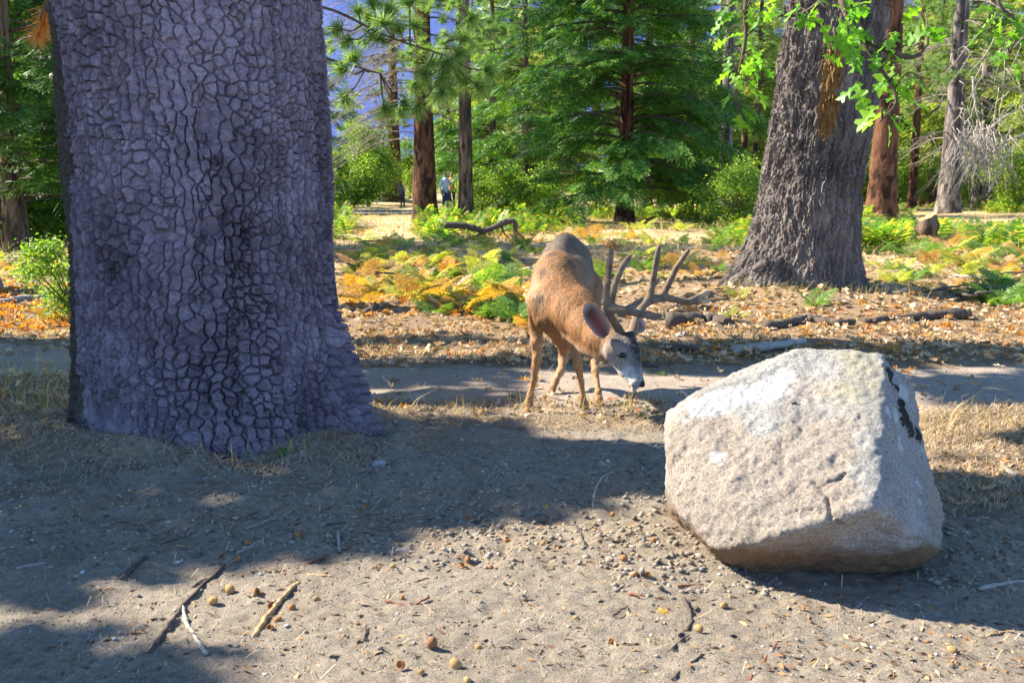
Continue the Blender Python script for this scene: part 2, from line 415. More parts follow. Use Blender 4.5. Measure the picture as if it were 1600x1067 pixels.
# ------------------------------------------------------------------ the two great trunks
def bark_cells(s, z, cw, ch, warp, seed, jit=0.38, jitx=None, rough=1.0):
    jitx = jit if jitx is None else jitx
    """cells in columns -> distance to crack (m), vertical-ness of the crack, random value of the plate"""
    sw = s + warp * fbm(s * 2.2, z * 1.6, o=3, s=seed) + 0.25 * rough * cw * fbm(s * 25, z * 25, o=2, s=seed + 5)
    zw = z + 0.6 * warp * fbm(s * 2.5 + 31, z * 2.0, o=2, s=seed + 1) + 0.2 * rough * ch * fbm(s * 22 + 9, z * 22, o=2, s=seed + 6)
    ci = np.floor(sw / cw).astype(np.int64)
    f1 = np.full(s.shape, 9.0); f2 = np.full(s.shape, 9.0); p1 = np.zeros(s.shape + (2,)); p2 = np.zeros(s.shape + (2,)); rid = np.zeros(s.shape)
    zero = np.zeros_like(ci)
    for di in (-1, 0, 1):
        i = ci + di; off = _h(i, zero, zero, seed + 11); sc = 0.75 + 0.7 * _h(i, zero, zero, seed + 12)
        hh = ch * sc; cj = np.floor(zw / hh + off).astype(np.int64)
        for dj in (-1, 0, 1):
            j = cj + dj
            qx = (i + 0.5 + jitx * (_h(i, j, zero, seed + 13) * 2 - 1)) * cw
            qz = (j + 0.5 - off + jit * (_h(i, j, zero, seed + 14) * 2 - 1)) * hh
            d = np.hypot(sw - qx, (zw - qz) * cw / ch)
            r = _h(i, j, zero, seed + 15)
            c1 = d < f1; c2 = (~c1) & (d < f2)
            f2 = np.where(c1, f1, np.where(c2, d, f2))
            p2 = np.where(c1[..., None], p1, np.where(c2[..., None], np.stack([qx, qz], -1), p2))
            f1 = np.where(c1, d, f1); p1 = np.where(c1[..., None], np.stack([qx, qz], -1), p1); rid = np.where(c1, r, rid)
    dv = p2 - p1; L = np.hypot(dv[..., 0], dv[..., 1] * cw / ch) + 1e-6
    dist = (f2 * f2 - f1 * f1) / (2 * L)
    vert = np.abs(dv[..., 0]) / (np.hypot(dv[..., 0], dv[..., 1]) + 1e-6)
    return dist, vert, rid
def great_trunk(center, rfun, zfine, ztop, step, cstep, bark, lean=lambda z: (0, 0), r0=0.8, groundz=0.0, ysc=1.0):
    nf = int(math.pi * 1.0 * r0 / cstep); nb = max(30, nf // 9)
    th = np.concatenate([np.linspace(-math.pi * 0.60, math.pi * 0.40, nf, endpoint=False), np.linspace(math.pi * 0.40, math.pi * 1.40, nb, endpoint=False)])
    z = np.concatenate([np.arange(-0.25, zfine, step), np.linspace(zfine, ztop, 24)])
    TH, ZZ = np.meshgrid(th, z)
    R = rfun(ZZ, TH); hgt, tone, moss = bark(TH * r0, ZZ, TH)
    R = R + hgt
    lx, ly = lean(ZZ)
    X = center[0] + lx + R * np.sin(TH); Yy = center[1] + ly - ysc * R * np.cos(TH)      # theta 0 faces the camera
    V = np.stack([X, Yy, ZZ + groundz], -1).reshape(-1, 3)
    return V, grid_faces(len(th), len(z), True), tone.ravel(), moss.ravel()
def bark_mat(name, a, b, mossc, fine=60.0):
    m = Mat(name); c = m.coords(); t = m.attr('tone'); mo = m.attr('moss')
    n = m.noise(fine, 4, 0.7, c); big = m.noise(3.0, 4, 0.6, c)
    col = m.ramp(t, [(0.0, a), (1.0, b)])
    col = m.mix(0.7, col, m.ramp(n, [(0.34, (0.60, 0.58, 0.58)), (0.5, (0.97, 0.96, 0.96)), (0.68, (1.40, 1.38, 1.38))]), 'MULTIPLY')
    col = m.mix(0.6, col, m.ramp(big, [(0.35, (0.75, 0.74, 0.74)), (0.65, (1.15, 1.14, 1.15))]), 'MULTIPLY')
    mc = m.ramp(m.noise(90, 3, 0.6, c), [(0.35, tuple(v * 0.5 for v in mossc)), (0.65, tuple(v * 1.3 for v in mossc))])
    mo = m.math('ADD', mo, m.math('MULTIPLY_ADD', m.noise(16, 5, 0.75, c), 1.3, -0.65))
    mo = m.n('MapRange', {'Value': mo, 'From Min': 0.35, 'From Max': 0.6}, interpolation_type='SMOOTHSTEP').outputs[0]
    col = m.mix(m.math('MULTIPLY', mo, 0.85), col, mc)
    return m.done(col, 0.9, m.bump(n, 0.0045, 0.8, m.bump(m.noise(fine * 3.5, 3, 0.7, c), 0.003, 0.8)), 0.25)
# left oak: blocky plates in columns
def r_left(z, th):
    zz = np.clip(z, 0, 20)
    r = 0.664 + 0.02 * np.exp(-zz / 1.2) + 0.075 * np.exp(-zz / 0.30) - 0.012 * np.clip(zz - 2.4, 0, 10)
    r = r + 0.02 * np.sin(2 * th + 0.6) + 0.03 * np.exp(-zz / 0.5) * np.cos(3 * th - 0.7)
    r = r + 0.20 * np.exp(-((th - 1.33) / 0.13) ** 2) * np.exp(-(zz / 0.62) ** 3)                # the buttress on the right
    r = r + 0.07 * np.exp(-zz / 0.13) * (0.4 + fbm(th * 4.5, z * 2, o=3, s=85))
    return r + 0.012 * fbm(th * 2.2, z * 1.3, o=3, s=81)
SCARS = [(-1.08, 0.10, 0.30, 0.30), (-0.55, 0.16, 0.16, 0.10), (0.25, 1.62, 0.05, 0.07), (0.30, 0.90, 0.07, 0.025), (0.27, 1.12, 0.09, 0.05), (-0.05, 1.06, 0.10, 0.03), (0.08, 0.56, 0.07, 0.03), (0.05, 1.95, 0.05, 0.035)]
def bark_left(s, z, th):
    d, v, r = bark_cells(s, z, 0.054, 0.056, 0.05, 101, 0.36, 0.20)
    d2, v2, r2 = bark_cells(s + 3.1, z, 0.027, 0.030, 0.03, 151, 0.4)
    d3, v3, r3 = bark_cells(s + 7.7, z, 0.17, 0.75, 0.10, 171, 0.4, 0.3)
    patch = sstep(-0.35, 0.45, fbm(s * 5 + 5, z * 5, o=2, s=119))                       # horizontal cracks come and go, upright furrows run on
    open_ = np.clip(v + (1 - v) * patch, 0.28, 1) * (0.6 + 0.4 * sstep(-0.5, 0.3, fbm(s * 3, z * 2, o=2, s=123)))
    w = 0.0056 + 0.0024 * v
    h = 0.055 * (np.clip(d / w, 0, 1) - 1) * open_ - 0.035 * (1 - sstep(0.0, 0.016, d3)) * v3
    h = h - 0.007 * (1 - np.clip(d2 / 0.004, 0, 1)) * sstep(0.0, 0.35, fbm(s * 8, z * 8, o=2, s=121))
    lip = sstep(0.018, 0.006, d) * sstep(0.002, 0.006, d); h = h + 0.002 * lip + 0.004 * (r - 0.5) + 0.010 * (r3 - 0.5)
    h = h + 0.0020 * fbm(s * 60, z * 60, o=3, s=111, g=0.7) + 0.002 * fbm(s * 18, z * 18, o=2, s=120) + 0.010 * fbm(s * 5, z * 3, o=2, s=112) + 0.024
    scar = np.zeros_like(s)
    for (t0, z0, wt, wz) in SCARS: scar = np.maximum(scar, np.exp(-(((th - t0) / wt) ** 2 + ((z - z0) / wz) ** 2) ** 1.5))
    scar = sstep(0.35, 0.6, scar * 1.1 + 0.38 * fbm(s * 11, z * 11, o=3, s=113) - 0.05)
    h = h * (1 - scar) - scar * (0.018 + 0.004 * fbm(s * 20, z * 20, o=2, s=114))
    for (t0, z0) in ((0.33, 1.16), (0.24, 1.70), (-0.98, 1.40), (-0.93, 1.30)):                      # knot holes
        h = h - 0.05 * np.exp(-(((th - t0) / 0.035) ** 2 + ((z - z0) / 0.028) ** 2))
    for (t0, z0, l) in ((1.02, 1.25, 0.16), (1.0, 0.95, 0.10), (1.08, 1.55, 0.08)):
        h = h - 0.05 * np.exp(-(((th - t0 - 0.12 * (z - z0)) / 0.016) ** 2 + ((z - z0) / l) ** 4))
    tone = np.clip(0.5 + 0.34 * (r - 0.5) + 0.25 * (r3 - 0.5) + 0.30 * fbm(s * 3, z * 2, o=2, s=115) + 0.22 * fbm(s * 35, z * 35, o=2, s=122), 0, 1)
    moss = sstep(-0.85, -1.15, th + 0.10 * fbm(s * 4, z * 3, o=3, s=116)) * 0.9
    h = h + moss * 0.012 * fbm(s * 45, z * 45, o=2, s=118)
    return h, tone, moss
V, F, tone, moss = great_trunk(T1, r_left, 2.32, 8.5, 0.0044, 0.0042, bark_left, lambda z: (-0.014 * np.clip(z, 0, 9), 0.01 * z), 0.72, 0.0, 0.58)
barkA = bark_mat('oak_bark_blocky', (0.07, 0.057, 0.072), (0.26, 0.218, 0.265), (0.05, 0.042, 0.022))
oak1 = tag(empty('oak_tree', (0, 0, 0)), 'huge oak trunk with blocky cracked grey bark standing in shade beside the path', 'tree')
obj('trunk', mesh('great_trunk', V, F, barkA, False, {'tone': tone, 'moss': moss}), oak1)
# right oak: narrow vertical ridges, flared foot
def r_right(z, th):
    zz = np.clip(z, 0, 20)
    r = 0.55 + 0.09 * np.exp(-zz / 1.5) + 0.15 * np.exp(-zz / 0.38) - 0.015 * np.clip(zz - 3, 0, 10)
    r = r + 0.30 * np.exp(-((th + 1.35) / 0.5) ** 2) * np.exp(-zz / 0.42) + 0.05 * np.exp(-zz / 0.5) * np.cos(4 * th + 1)
    return r + 0.03 * fbm(th * 1.8, z * 0.9, o=3, s=83)
def bark_right(s, z, th):
    d, v, r = bark_cells(s, z, 0.052, 0.24, 0.07, 131, 0.36, 0.25)
    h = 0.045 * np.clip(d / 0.013, 0, 1) * (0.35 + 0.65 * v) + 0.006 * (r - 0.5) + 0.006 * fbm(s * 34, z * 10, o=3, s=132) + 0.02 * fbm(s * 3, z * 1.6, o=2, s=136)
    tone = np.clip(0.45 + 0.6 * (r - 0.5) + 0.3 * fbm(s * 2, z * 2, o=2, s=133), 0, 1)
    b = np.exp(-(((th + 0.22) / 0.26) ** 2 + ((z - 2.62) / 0.38) ** 2)) + np.exp(-(((th + 0.16) / 0.22) ** 2 + ((z - 2.05) / 0.26) ** 2))
    moss = np.clip(b, 0, 1) * 0.95
    return h, tone, moss
V, F, tone, moss = great_trunk(T2, r_right, 3.9, 11, 0.0125, 0.0095, bark_right, lambda z: (0.088 * np.clip(z, 0, 4) + 0.05 * np.clip(z - 4, 0, 9), 0), 0.75, 0.0)
barkB = bark_mat('oak_bark_ridged', (0.07, 0.058, 0.052), (0.24, 0.205, 0.18), (0.26, 0.135, 0.03), 40.0)
oak2 = tag(empty('oak_tree', (0, 0, 0)), 'thick oak with ridged dark bark, flared foot and ochre moss, leafy boughs hanging before it', 'tree')
obj('trunk', mesh('great_trunk', V, F, barkB, False, {'tone': tone, 'moss': moss}), oak2)

# ------------------------------------------------------------------ the boulder
BP = [at(1384, 552, 3.42), at(1420, 592, 3.58), at(1370, 790, 2.90), at(1216, 838, 2.96), at(1112, 862, 3.14), at(1058, 800, 3.28), at(1040, 690, 3.40), at(1052, 650, 3.42),
      at(1085, 618, 3.48), at(1248, 546, 3.52), at(1325, 543, 3.46), at(1445, 690, 3.44), at(1476, 800, 3.34), at(1470, 860, 3.22), at(1440, 880, 3.2),
      at(1180, 892, 3.22), at(1340, 898, 3.22)]
BP += [np.array([0.62, 3.80, 0.02]), np.array([1.50, 3.75, 0.02]), np.array([0.60, 3.85, 0.42]), np.array([1.42, 3.85, 0.50]), np.array([1.0, 3.9, 0.60]), np.array([0.75, 3.4, -0.06]), np.array([1.40, 3.4, -0.06])]
bm = bmesh.new()
for p in BP: bm.verts.new(p)
bmesh.ops.convex_hull(bm, input=bm.verts); bm.normal_update()
PL = [(np.array(f.normal), float(np.dot(np.array(f.normal), np.array(f.verts[0].co)))) for f in bm.faces]; bm.free()
lo = np.min(BP, 0) - 0.05; hi = np.max(BP, 0) + 0.05; hstep = 0.0085
G = np.stack(np.meshgrid(*[np.arange(lo[k], hi[k], hstep) for k in range(3)], indexing='ij'), -1)
acc = 0; kk = 0.005
for nrm, d0 in PL: acc = acc + np.exp(np.clip((G @ nrm - d0) / kk, -40, 40))
Fd = kk * np.log(acc) - 0.004
V, Q = surface_nets(Fd, lo, hstep); V = laplace(V, Q, 1, 0.5); N = vnormals(V, Q)
if np.mean((N * (V - V.mean(0))).sum(1)) < 0: Q = Q[:, ::-1]; N = -N
x, y, z = V.T
dsp = 0.014 * fbm(x * 3.2, y * 3.2, z * 3.2, 2, 201) + 0.0045 * fbm(x * 11, y * 11, z * 11, 2, 202) + 0.0050 * fbm(x * 40, y * 40, z * 40, 3, 203, 0.7) + 0.006 * np.abs(fbm(x * 14, y * 14, z * 14, 2, 206)) * sstep(-0.1, 0.4, fbm(x * 3, y * 3, z * 3, 2, 207))
chip = fbm(x * 6, y * 6, z * 6, 2, 205); dsp = dsp - 0.007 * sstep(0.45, 0.6, chip)
# the long crack and the chipped notch on the sunny face
def seg(a, b, P):
    a = np.array(a); b = np.array(b); t = np.clip(((P - a) @ (b - a)) / ((b - a) @ (b - a)), 0, 1); return np.linalg.norm(P - a - t[:, None] * (b - a), axis=1)
def onrock(px, py):
    d = ray(px, py); d = d / np.linalg.norm(d); o = np.array([0, 0, CAMH]); w = V - o; t = w @ d
    off = np.linalg.norm(w - t[:, None] * d, axis=1); c = np.where(off < 0.012, t, 99); return V[int(np.argmin(c))] if c.min() < 90 else np.array([0, 0, -50.0])
for (a, b, wd, dp) in (((1276, 759), (1292, 750), 0.0035, 0.014), ((1292, 750), (1307, 746), 0.004, 0.022), ((1307, 746), (1322, 736), 0.004, 0.02), ((1322, 736), (1334, 733), 0.003, 0.008), ((1225, 800), (1262, 792), 0.003, 0.006), ((1262, 792), (1290, 800), 0.003, 0.006), ((1130, 690), (1155, 720), 0.003, 0.006), ((1330, 640), (1345, 668), 0.003, 0.006), ((1268, 750), (1290, 775), 0.005, 0.012), ((1290, 775), (1300, 812), 0.006, 0.016), ((1308, 812), (1316, 826), 0.012, 0.02), ((1372, 835), (1440, 845), 0.008, 0.016), ((1222, 690), (1216, 705), 0.003, 0.008)):
    d = seg(onrock(*a), onrock(*b), V); dsp = dsp - dp * np.exp(-(d / wd) ** 2)
V = V + N * dsp[:, None]
def blob(px, py, r, seed, thr=0.0, f=14):
    c = onrock(px, py); d = np.linalg.norm(V - c, axis=1)
    return sstep(thr, thr + 0.25, 1.0 - d / r + 0.55 * fbm(V[:, 0] * f, V[:, 1] * f, V[:, 2] * f, 3, seed))
def soft(px, py, r, seed):
    c = onrock(px, py); d = np.linalg.norm(V - c, axis=1)
    return np.clip(1.0 - d / r + 0.25 * fbm(V[:, 0] * 16, V[:, 1] * 16, V[:, 2] * 16, 3, seed), 0, 1)
white = np.zeros(len(V))
for i, (px, py, r) in enumerate([(1190, 603, 0.07), (1160, 612, 0.055), (1125, 620, 0.06), (1095, 630, 0.05), (1232, 585, 0.04), (1068, 652, 0.02), (1210, 600, 0.06), (1120, 710, 0.03), (1415, 610, 0.04), (1405, 650, 0.03), (1412, 690, 0.03), (1440, 755, 0.03), (1445, 700, 0.02), (1395, 640, 0.025), (1442, 780, 0.02)]):
    white = np.maximum(white, soft(px, py, r * 1.5, 300 + i))
black = np.zeros(len(V))
for i, (px, py, r) in enumerate([(1396, 588, 0.032), (1405, 605, 0.02), (1420, 650, 0.045), (1428, 672, 0.04), (1438, 680, 0.04), (1412, 640, 0.025), (1452, 688, 0.025), (1240, 627, 0.010), (1412, 625, 0.015)]):
    black = np.maximum(black, soft(px, py, r * 1.4, 330 + i))
yel = np.zeros(len(V))
for i, (px, py, r) in enumerate([(1355, 575, 0.09), (1320, 610, 0.07), (1370, 600, 0.06), (1330, 555, 0.06)]): yel = np.maximum(yel, soft(px, py, r * 1.6, 350 + i))
V = V + N * (sstep(0.3, 0.5, black) * 0.006)[:, None]
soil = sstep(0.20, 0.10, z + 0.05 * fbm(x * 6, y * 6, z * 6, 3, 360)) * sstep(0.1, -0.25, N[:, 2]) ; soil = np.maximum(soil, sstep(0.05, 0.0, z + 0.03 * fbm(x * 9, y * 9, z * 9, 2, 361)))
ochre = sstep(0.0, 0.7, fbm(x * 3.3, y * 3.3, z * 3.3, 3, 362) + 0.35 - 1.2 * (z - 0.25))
m = Mat('granite'); c = m.coords()
g1 = m.noise(7, 4, 0.6, c); g2 = m.noise(110, 3, 0.8, c); g3 = m.noise(420, 2, 0.8, c)
col = m.ramp(g1, [(0.3, (0.28, 0.27, 0.25)), (0.7, (0.385, 0.375, 0.35))])
col = m.mix(m.math('MULTIPLY', m.attr('ochre'), 0.6), col, (0.36, 0.275, 0.20))
col = m.mix(0.8, col, m.ramp(g2, [(0.32, (0.30, 0.29, 0.28)), (0.45, (0.92, 0.92, 0.92)), (0.66, (1.5, 1.48, 1.45))]), 'MULTIPLY')
col = m.mix(0.55, col, m.ramp(g3, [(0.36, (0.35, 0.34, 0.34)), (0.5, (1, 1, 1)), (0.7, (1.4, 1.38, 1.35))]), 'MULTIPLY')
ln = m.noise(45, 5, 0.75, c)
def crust(name, lo, hi):
    v = m.math('ADD', m.attr(name), m.math('MULTIPLY_ADD', ln, 1.8, -0.9))
    return m.n('MapRange', {'Value': v, 'From Min': lo, 'From Max': hi}, interpolation_type='SMOOTHSTEP').outputs[0]
col = m.mix(m.math('MULTIPLY', crust('yellow', 0.3, 0.9), 0.32), col, (0.50, 0.43, 0.20))
col = m.mix(m.math('MULTIPLY', crust('white', 0.30, 0.52), 0.72), col, (0.60, 0.595, 0.585))
col = m.mix(crust('black', 0.30, 0.42), col, (0.018, 0.017, 0.012))
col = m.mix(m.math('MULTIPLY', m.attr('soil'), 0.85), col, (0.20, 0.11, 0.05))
rock_m = m.done(col, 0.85, m.bump(g3, 0.003, 1.0, m.bump(g2, 0.009, 0.9)), 0.35)
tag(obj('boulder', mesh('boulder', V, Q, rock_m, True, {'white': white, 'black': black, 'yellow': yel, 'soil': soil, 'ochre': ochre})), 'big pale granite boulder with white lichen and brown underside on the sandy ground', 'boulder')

# ------------------------------------------------------------------ the deer
def Dp(cx, cy, Y): return at(780 + 0.3 * cx, 340 + 0.3 * cy, Y)
def foot(px, py):
    p = gp(px, py); return gp(px, py, Gz(p[0], p[1]) - 0.008)
TAW = (0.235, 0.115, 0.045); ORG = (0.285, 0.135, 0.050); DRK = (0.075, 0.055, 0.042); GRY = (0.135, 0.098, 0.068); PAL = (0.44, 0.29, 0.17)
CIN = (0.36, 0.185, 0.075); WHT = (0.62, 0.56, 0.50); FAC = (0.33, 0.285, 0.26); BLK = (0.022, 0.018, 0.016); LEG = (0.40, 0.225, 0.105)
D = Sdf((-0.08, 4.95, -0.06), (0.95, 7.0, 1.06), 0.0080)
# trunk of the body: rump, barrel, shoulders
D.ell(at(884, 423, 6.55), (0.182, 0.24, 0.222), 0.06, GRY)
D.ell(at(880, 440, 6.25), (0.190, 0.40, 0.198), 0.06, (0.18, 0.115, 0.065))
D.ell(at(868, 447, 5.93), (0.150, 0.28, 0.205), 0.05, TAW)
D.cone(at(884, 378, 6.6), at(880, 384, 6.3), 0.055, 0.045, 0.06, DRK)
D.cone(at(880, 386, 6.25), at(872, 408, 5.97), 0.035, 0.03, 0.06, DRK)
D.cone(at(860, 405, 5.92), at(838, 470, 5.74), 0.042, 0.060, 0.035, PAL)               # scapula, sunny side, pale highlight put into the coat
D.cone(at(884, 407, 5.95), at(900, 462, 5.78), 0.035, 0.050, 0.035, TAW)
D.cone(at(878, 420, 5.86), at(872, 470, 5.70), 0.06, 0.09, 0.05, ORG)
D.ell(at(864, 488, 5.69), (0.105, 0.10, 0.125), 0.05, ORG)
D.cone(at(860, 498, 5.64), at(868, 512, 5.62), 0.05, 0.022, 0.05, ORG)                   # brisket
D.cone(at(846, 500, 5.66), at(842, 470, 5.68), 0.045, 0.055, 0.03, TAW)
D.cone(at(884, 500, 6.05), at(895, 508, 6.4), 0.05, 0.07, 0.05, PAL)                      # belly
# neck
D.chain([(at(872, 462, 5.70), 0.122), (at(894, 489, 5.56), 0.106), (at(917, 512, 5.42), 0.088), (at(938, 530, 5.32), 0.076), (at(952, 538, 5.27), 0.072)], 0.045, ORG)
D.chain([(at(880, 430, 5.80), 0.05), (at(910, 470, 5.58), 0.05), (at(938, 503, 5.40), 0.045)], 0.05, TAW)
D.chain([(at(888, 522, 5.56), 0.03), (at(915, 542, 5.40), 0.03), (at(940, 556, 5.28), 0.028)], 0.05, PAL)
# head: cranium, brow, cheeks, muzzle, jaw
D.ell(at(966, 536, 5.24), (0.062, 0.066, 0.070), 0.03, GRY)
D.ell(at(958, 550, 5.19), (0.052, 0.05, 0.055), 0.03, FAC)
D.chain([(at(980, 535, 5.215), 0.050), (at(987, 556, 5.185), 0.044), (at(992, 578, 5.155), 0.036), (at(997, 594, 5.13), 0.030)], 0.02, FAC)
D.chain([(at(984, 526, 5.19), 0.030), (at(992, 546, 5.165), 0.026), (at(997, 568, 5.14), 0.020)], 0.015, DRK)   # dark forehead
D.chain([(at(962, 562, 5.20), 0.036), (at(976, 580, 5.17), 0.028), (at(989, 598, 5.14), 0.021)], 0.02, WHT)       # jaw
D.ell(at(994, 597, 5.122), (0.030, 0.026, 0.024), 0.012, WHT)
D.ell(at(1003, 600, 5.118), (0.019, 0.022, 0.019), 0.008, BLK)                            # nose pad
D.ell(at(991, 607, 5.135), (0.020, 0.020, 0.013), 0.008, WHT)                            # chin
D.ell(at(968, 549, 5.155), (0.022, 0.020, 0.014), 0.015, PAL)                            # brow
for cx, Yy in ((1008, 5.098), (1009, 5.14)): D.ell(at(cx, 601, Yy), (0.006, 0.005, 0.005), 0.006, BLK, cut=True)
D.cone(at(984, 602, 5.112), at(999, 606, 5.095), 0.004, 0.005, 0.006, BLK)
# legs
fa = foot(827, 641); fc = foot(912, 642); fb = foot(864, 617); fd = foot(936, 636)
def leg(pts, k=0.02, cols=None):
    for i, ((a, r1), (b, r2)) in enumerate(zip(pts[:-1], pts[1:])): D.cone(a, b, r1, r2, k, cols[i] if cols else LEG)
ya, yc, yb, yd = fa[1], fc[1], fb[1], fd[1]
up = lambda p, z, dx=0.0, dy=0.0: np.array([p[0] + dx, p[1] + dy, p[2] + z])
LC = [TAW, LEG, CIN, CIN, CIN, LEG, LEG]
leg([(at(841, 468, 5.76), 0.070), (at(838, 508, ya + 0.03), 0.0435), (at(838, 535, ya), 0.0331), (at(839, 562, ya - 0.012), 0.0252), (at(837, 572, ya - 0.012), 0.0235), (at(834, 595, ya), 0.0170), (up(fa, 0.085, 0.004), 0.0183), (up(fa, 0.045), 0.0183)], 0.02, [TAW, CIN, LEG, CIN, CIN, CIN, LEG])
leg([(at(896, 490, 5.80), 0.072), (at(899, 520, yc + 0.05), 0.0418), (at(900, 545, yc + 0.01), 0.0296), (at(902, 562, yc - 0.01), 0.0252), (at(904, 575, yc - 0.012), 0.0235), (at(908, 598, yc), 0.0170), (up(fc, 0.085, -0.006), 0.0183), (up(fc, 0.045), 0.0183)], 0.02, [TAW, CIN, LEG, CIN, CIN, CIN, LEG])
# hind legs: thigh, knee by the belly, hock pointing back, steep shank
leg([(at(866, 450, 6.62), 0.14), (at(862, 500, 6.42), 0.085), (at(882, 540, 6.52), 0.0418), (at(880, 560, 6.56), 0.0296), (at(876, 580, 6.42), 0.0218), (up(fb, 0.085, 0.018, 0.04), 0.0200), (up(fb, 0.045, 0.0, 0.0), 0.0191)], 0.03, [TAW, TAW, LEG, LEG, LEG, LEG])
leg([(at(912, 450, 6.58), 0.13), (at(918, 500, 6.34), 0.08), (at(925, 535, 6.34), 0.0391), (at(927, 556, 6.30), 0.0278), (at(930, 580, 6.15), 0.0200), (up(fd, 0.085, -0.002, 0.03), 0.0165), (up(fd, 0.045), 0.0174)], 0.03, [TAW, TAW, LEG, LEG, LEG, LEG])
for f_, ang in ((fa, -0.15), (fc, 0.25), (fb, -0.6), (fd, 0.2)):                          # pasterns down to the cloven hooves, dew claws behind
    fw = np.array([math.sin(ang), -math.cos(ang), 0]); sd = np.array([fw[1], -fw[0], 0])
    for s_ in (-1, 1):
        D.cone(up(f_, 0.055) + sd * s_ * 0.009, up(f_, 0.026) + fw * 0.018 + sd * s_ * 0.012, 0.017, 0.0155, 0.012, LEG)
        D.cone(up(f_, 0.024) + fw * 0.018 + sd * s_ * 0.012, up(f_, 0.010) + fw * 0.040 + sd * s_ * 0.010, 0.0155, 0.008, 0.006, BLK)
        D.ell(up(f_, 0.055) - fw * 0.02 + sd * s_ * 0.012, (0.008, 0.008, 0.010), 0.006, BLK)
# tail against the rump
D.cone(at(884, 405, 6.79), at(884, 450, 6.84), 0.03, 0.02, 0.03, WHT)
V, Q, C = D.build(0.011); V = laplace(V, Q, 2, 0.45); N = vnormals(V, Q)
x, y, z = V.T
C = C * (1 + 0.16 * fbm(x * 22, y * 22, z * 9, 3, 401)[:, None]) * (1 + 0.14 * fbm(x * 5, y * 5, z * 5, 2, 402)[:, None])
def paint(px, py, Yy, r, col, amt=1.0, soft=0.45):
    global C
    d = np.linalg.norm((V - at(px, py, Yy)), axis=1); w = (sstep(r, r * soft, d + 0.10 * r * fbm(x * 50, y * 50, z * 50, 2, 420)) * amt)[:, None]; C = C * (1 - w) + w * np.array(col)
CHK = (0.30, 0.19, 0.115)
for q in ((955, 545, 5.16, 0.055), (950, 560, 5.2, 0.05), (968, 570, 5.15, 0.04)): paint(*q, CHK, 0.7)
for q in ((985, 522, 5.17, 0.035), (992, 535, 5.15, 0.032), (996, 548, 5.14, 0.028), (999, 560, 5.13, 0.022), (978, 520, 5.18, 0.03), (1000, 536, 5.2, 0.03), (1001, 545, 5.18, 0.03), (1002, 558, 5.165, 0.026), (1001, 570, 5.15, 0.020), (990, 540, 5.15, 0.022)): paint(*q, (0.04, 0.03, 0.027), 0.95)
for q in ((972, 555, 5.145, 0.026),): paint(*q, WHT, 0.65)
paint(973, 556, 5.145, 0.0175, (0.03, 0.02, 0.016), 0.95, 0.75)
for q in ((986, 580, 5.13, 0.034), (990, 590, 5.11, 0.030), (985, 598, 5.12, 0.03)): paint(*q, WHT, 0.75)
paint(963, 550, 5.16, 0.010, (0.06, 0.04, 0.03), 0.6)
for q in ((1004, 600, 5.105, 0.020), (1007, 602, 5.11, 0.02), (1000, 606, 5.10, 0.010), (994, 606, 5.10, 0.009), (988, 603, 5.105, 0.008)): paint(*q, BLK, 0.95, 0.7)
for q in ((845, 470, 5.63, 0.07), (838, 450, 5.7, 0.06)): paint(*q, PAL, 0.5)  # pale highlight painted on the sunny shoulder
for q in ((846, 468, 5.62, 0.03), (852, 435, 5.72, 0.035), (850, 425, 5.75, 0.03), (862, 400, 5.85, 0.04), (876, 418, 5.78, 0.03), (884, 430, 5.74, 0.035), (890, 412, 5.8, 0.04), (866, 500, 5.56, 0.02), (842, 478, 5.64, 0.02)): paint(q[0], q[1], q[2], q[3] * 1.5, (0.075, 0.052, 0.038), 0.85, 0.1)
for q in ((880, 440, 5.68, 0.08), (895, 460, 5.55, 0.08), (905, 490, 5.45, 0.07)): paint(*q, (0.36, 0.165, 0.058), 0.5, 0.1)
V = V + N * (0.0022 * fbm(x * 60, y * 60, z * 28, 2, 403))[:, None]
m = Mat('deer_coat'); c = m.coords((1, 1, 0.22)); n1 = m.noise(130, 4, 0.75, c); n2 = m.noise(70, 3, 0.6, c)
col = m.mix(0.8, m.attr('coat', True), m.ramp(n1, [(0.32, (0.40, 0.37, 0.36)), (0.5, (1, 1, 1)), (0.68, (1.75, 1.7, 1.6))]), 'MULTIPLY')
col = m.mix(0.5, col, m.ramp(n2, [(0.3, (0.75, 0.74, 0.73)), (0.7, (1.2, 1.2, 1.18))]), 'MULTIPLY')
coat_m = m.done(col, 0.62, m.bump(n1, 0.006, 0.9, m.bump(n2, 0.008, 0.7)), 0.3)
deer = tag(empty('deer', (float((fa[0] + fc[0]) / 2), float(fa[1]), 0)), 'buck deer with velvet antlers lowering its head by the path', 'deer')
bpy.context.view_layer.update()
def child(name, me): o = obj(name, me, deer); o.matrix_parent_inverse = deer.matrix_world.inverted(); return o
child('body', mesh('deer_body', V, Q, coat_m, True, {'coat': np.clip(C, 0.01, 0.9)}))
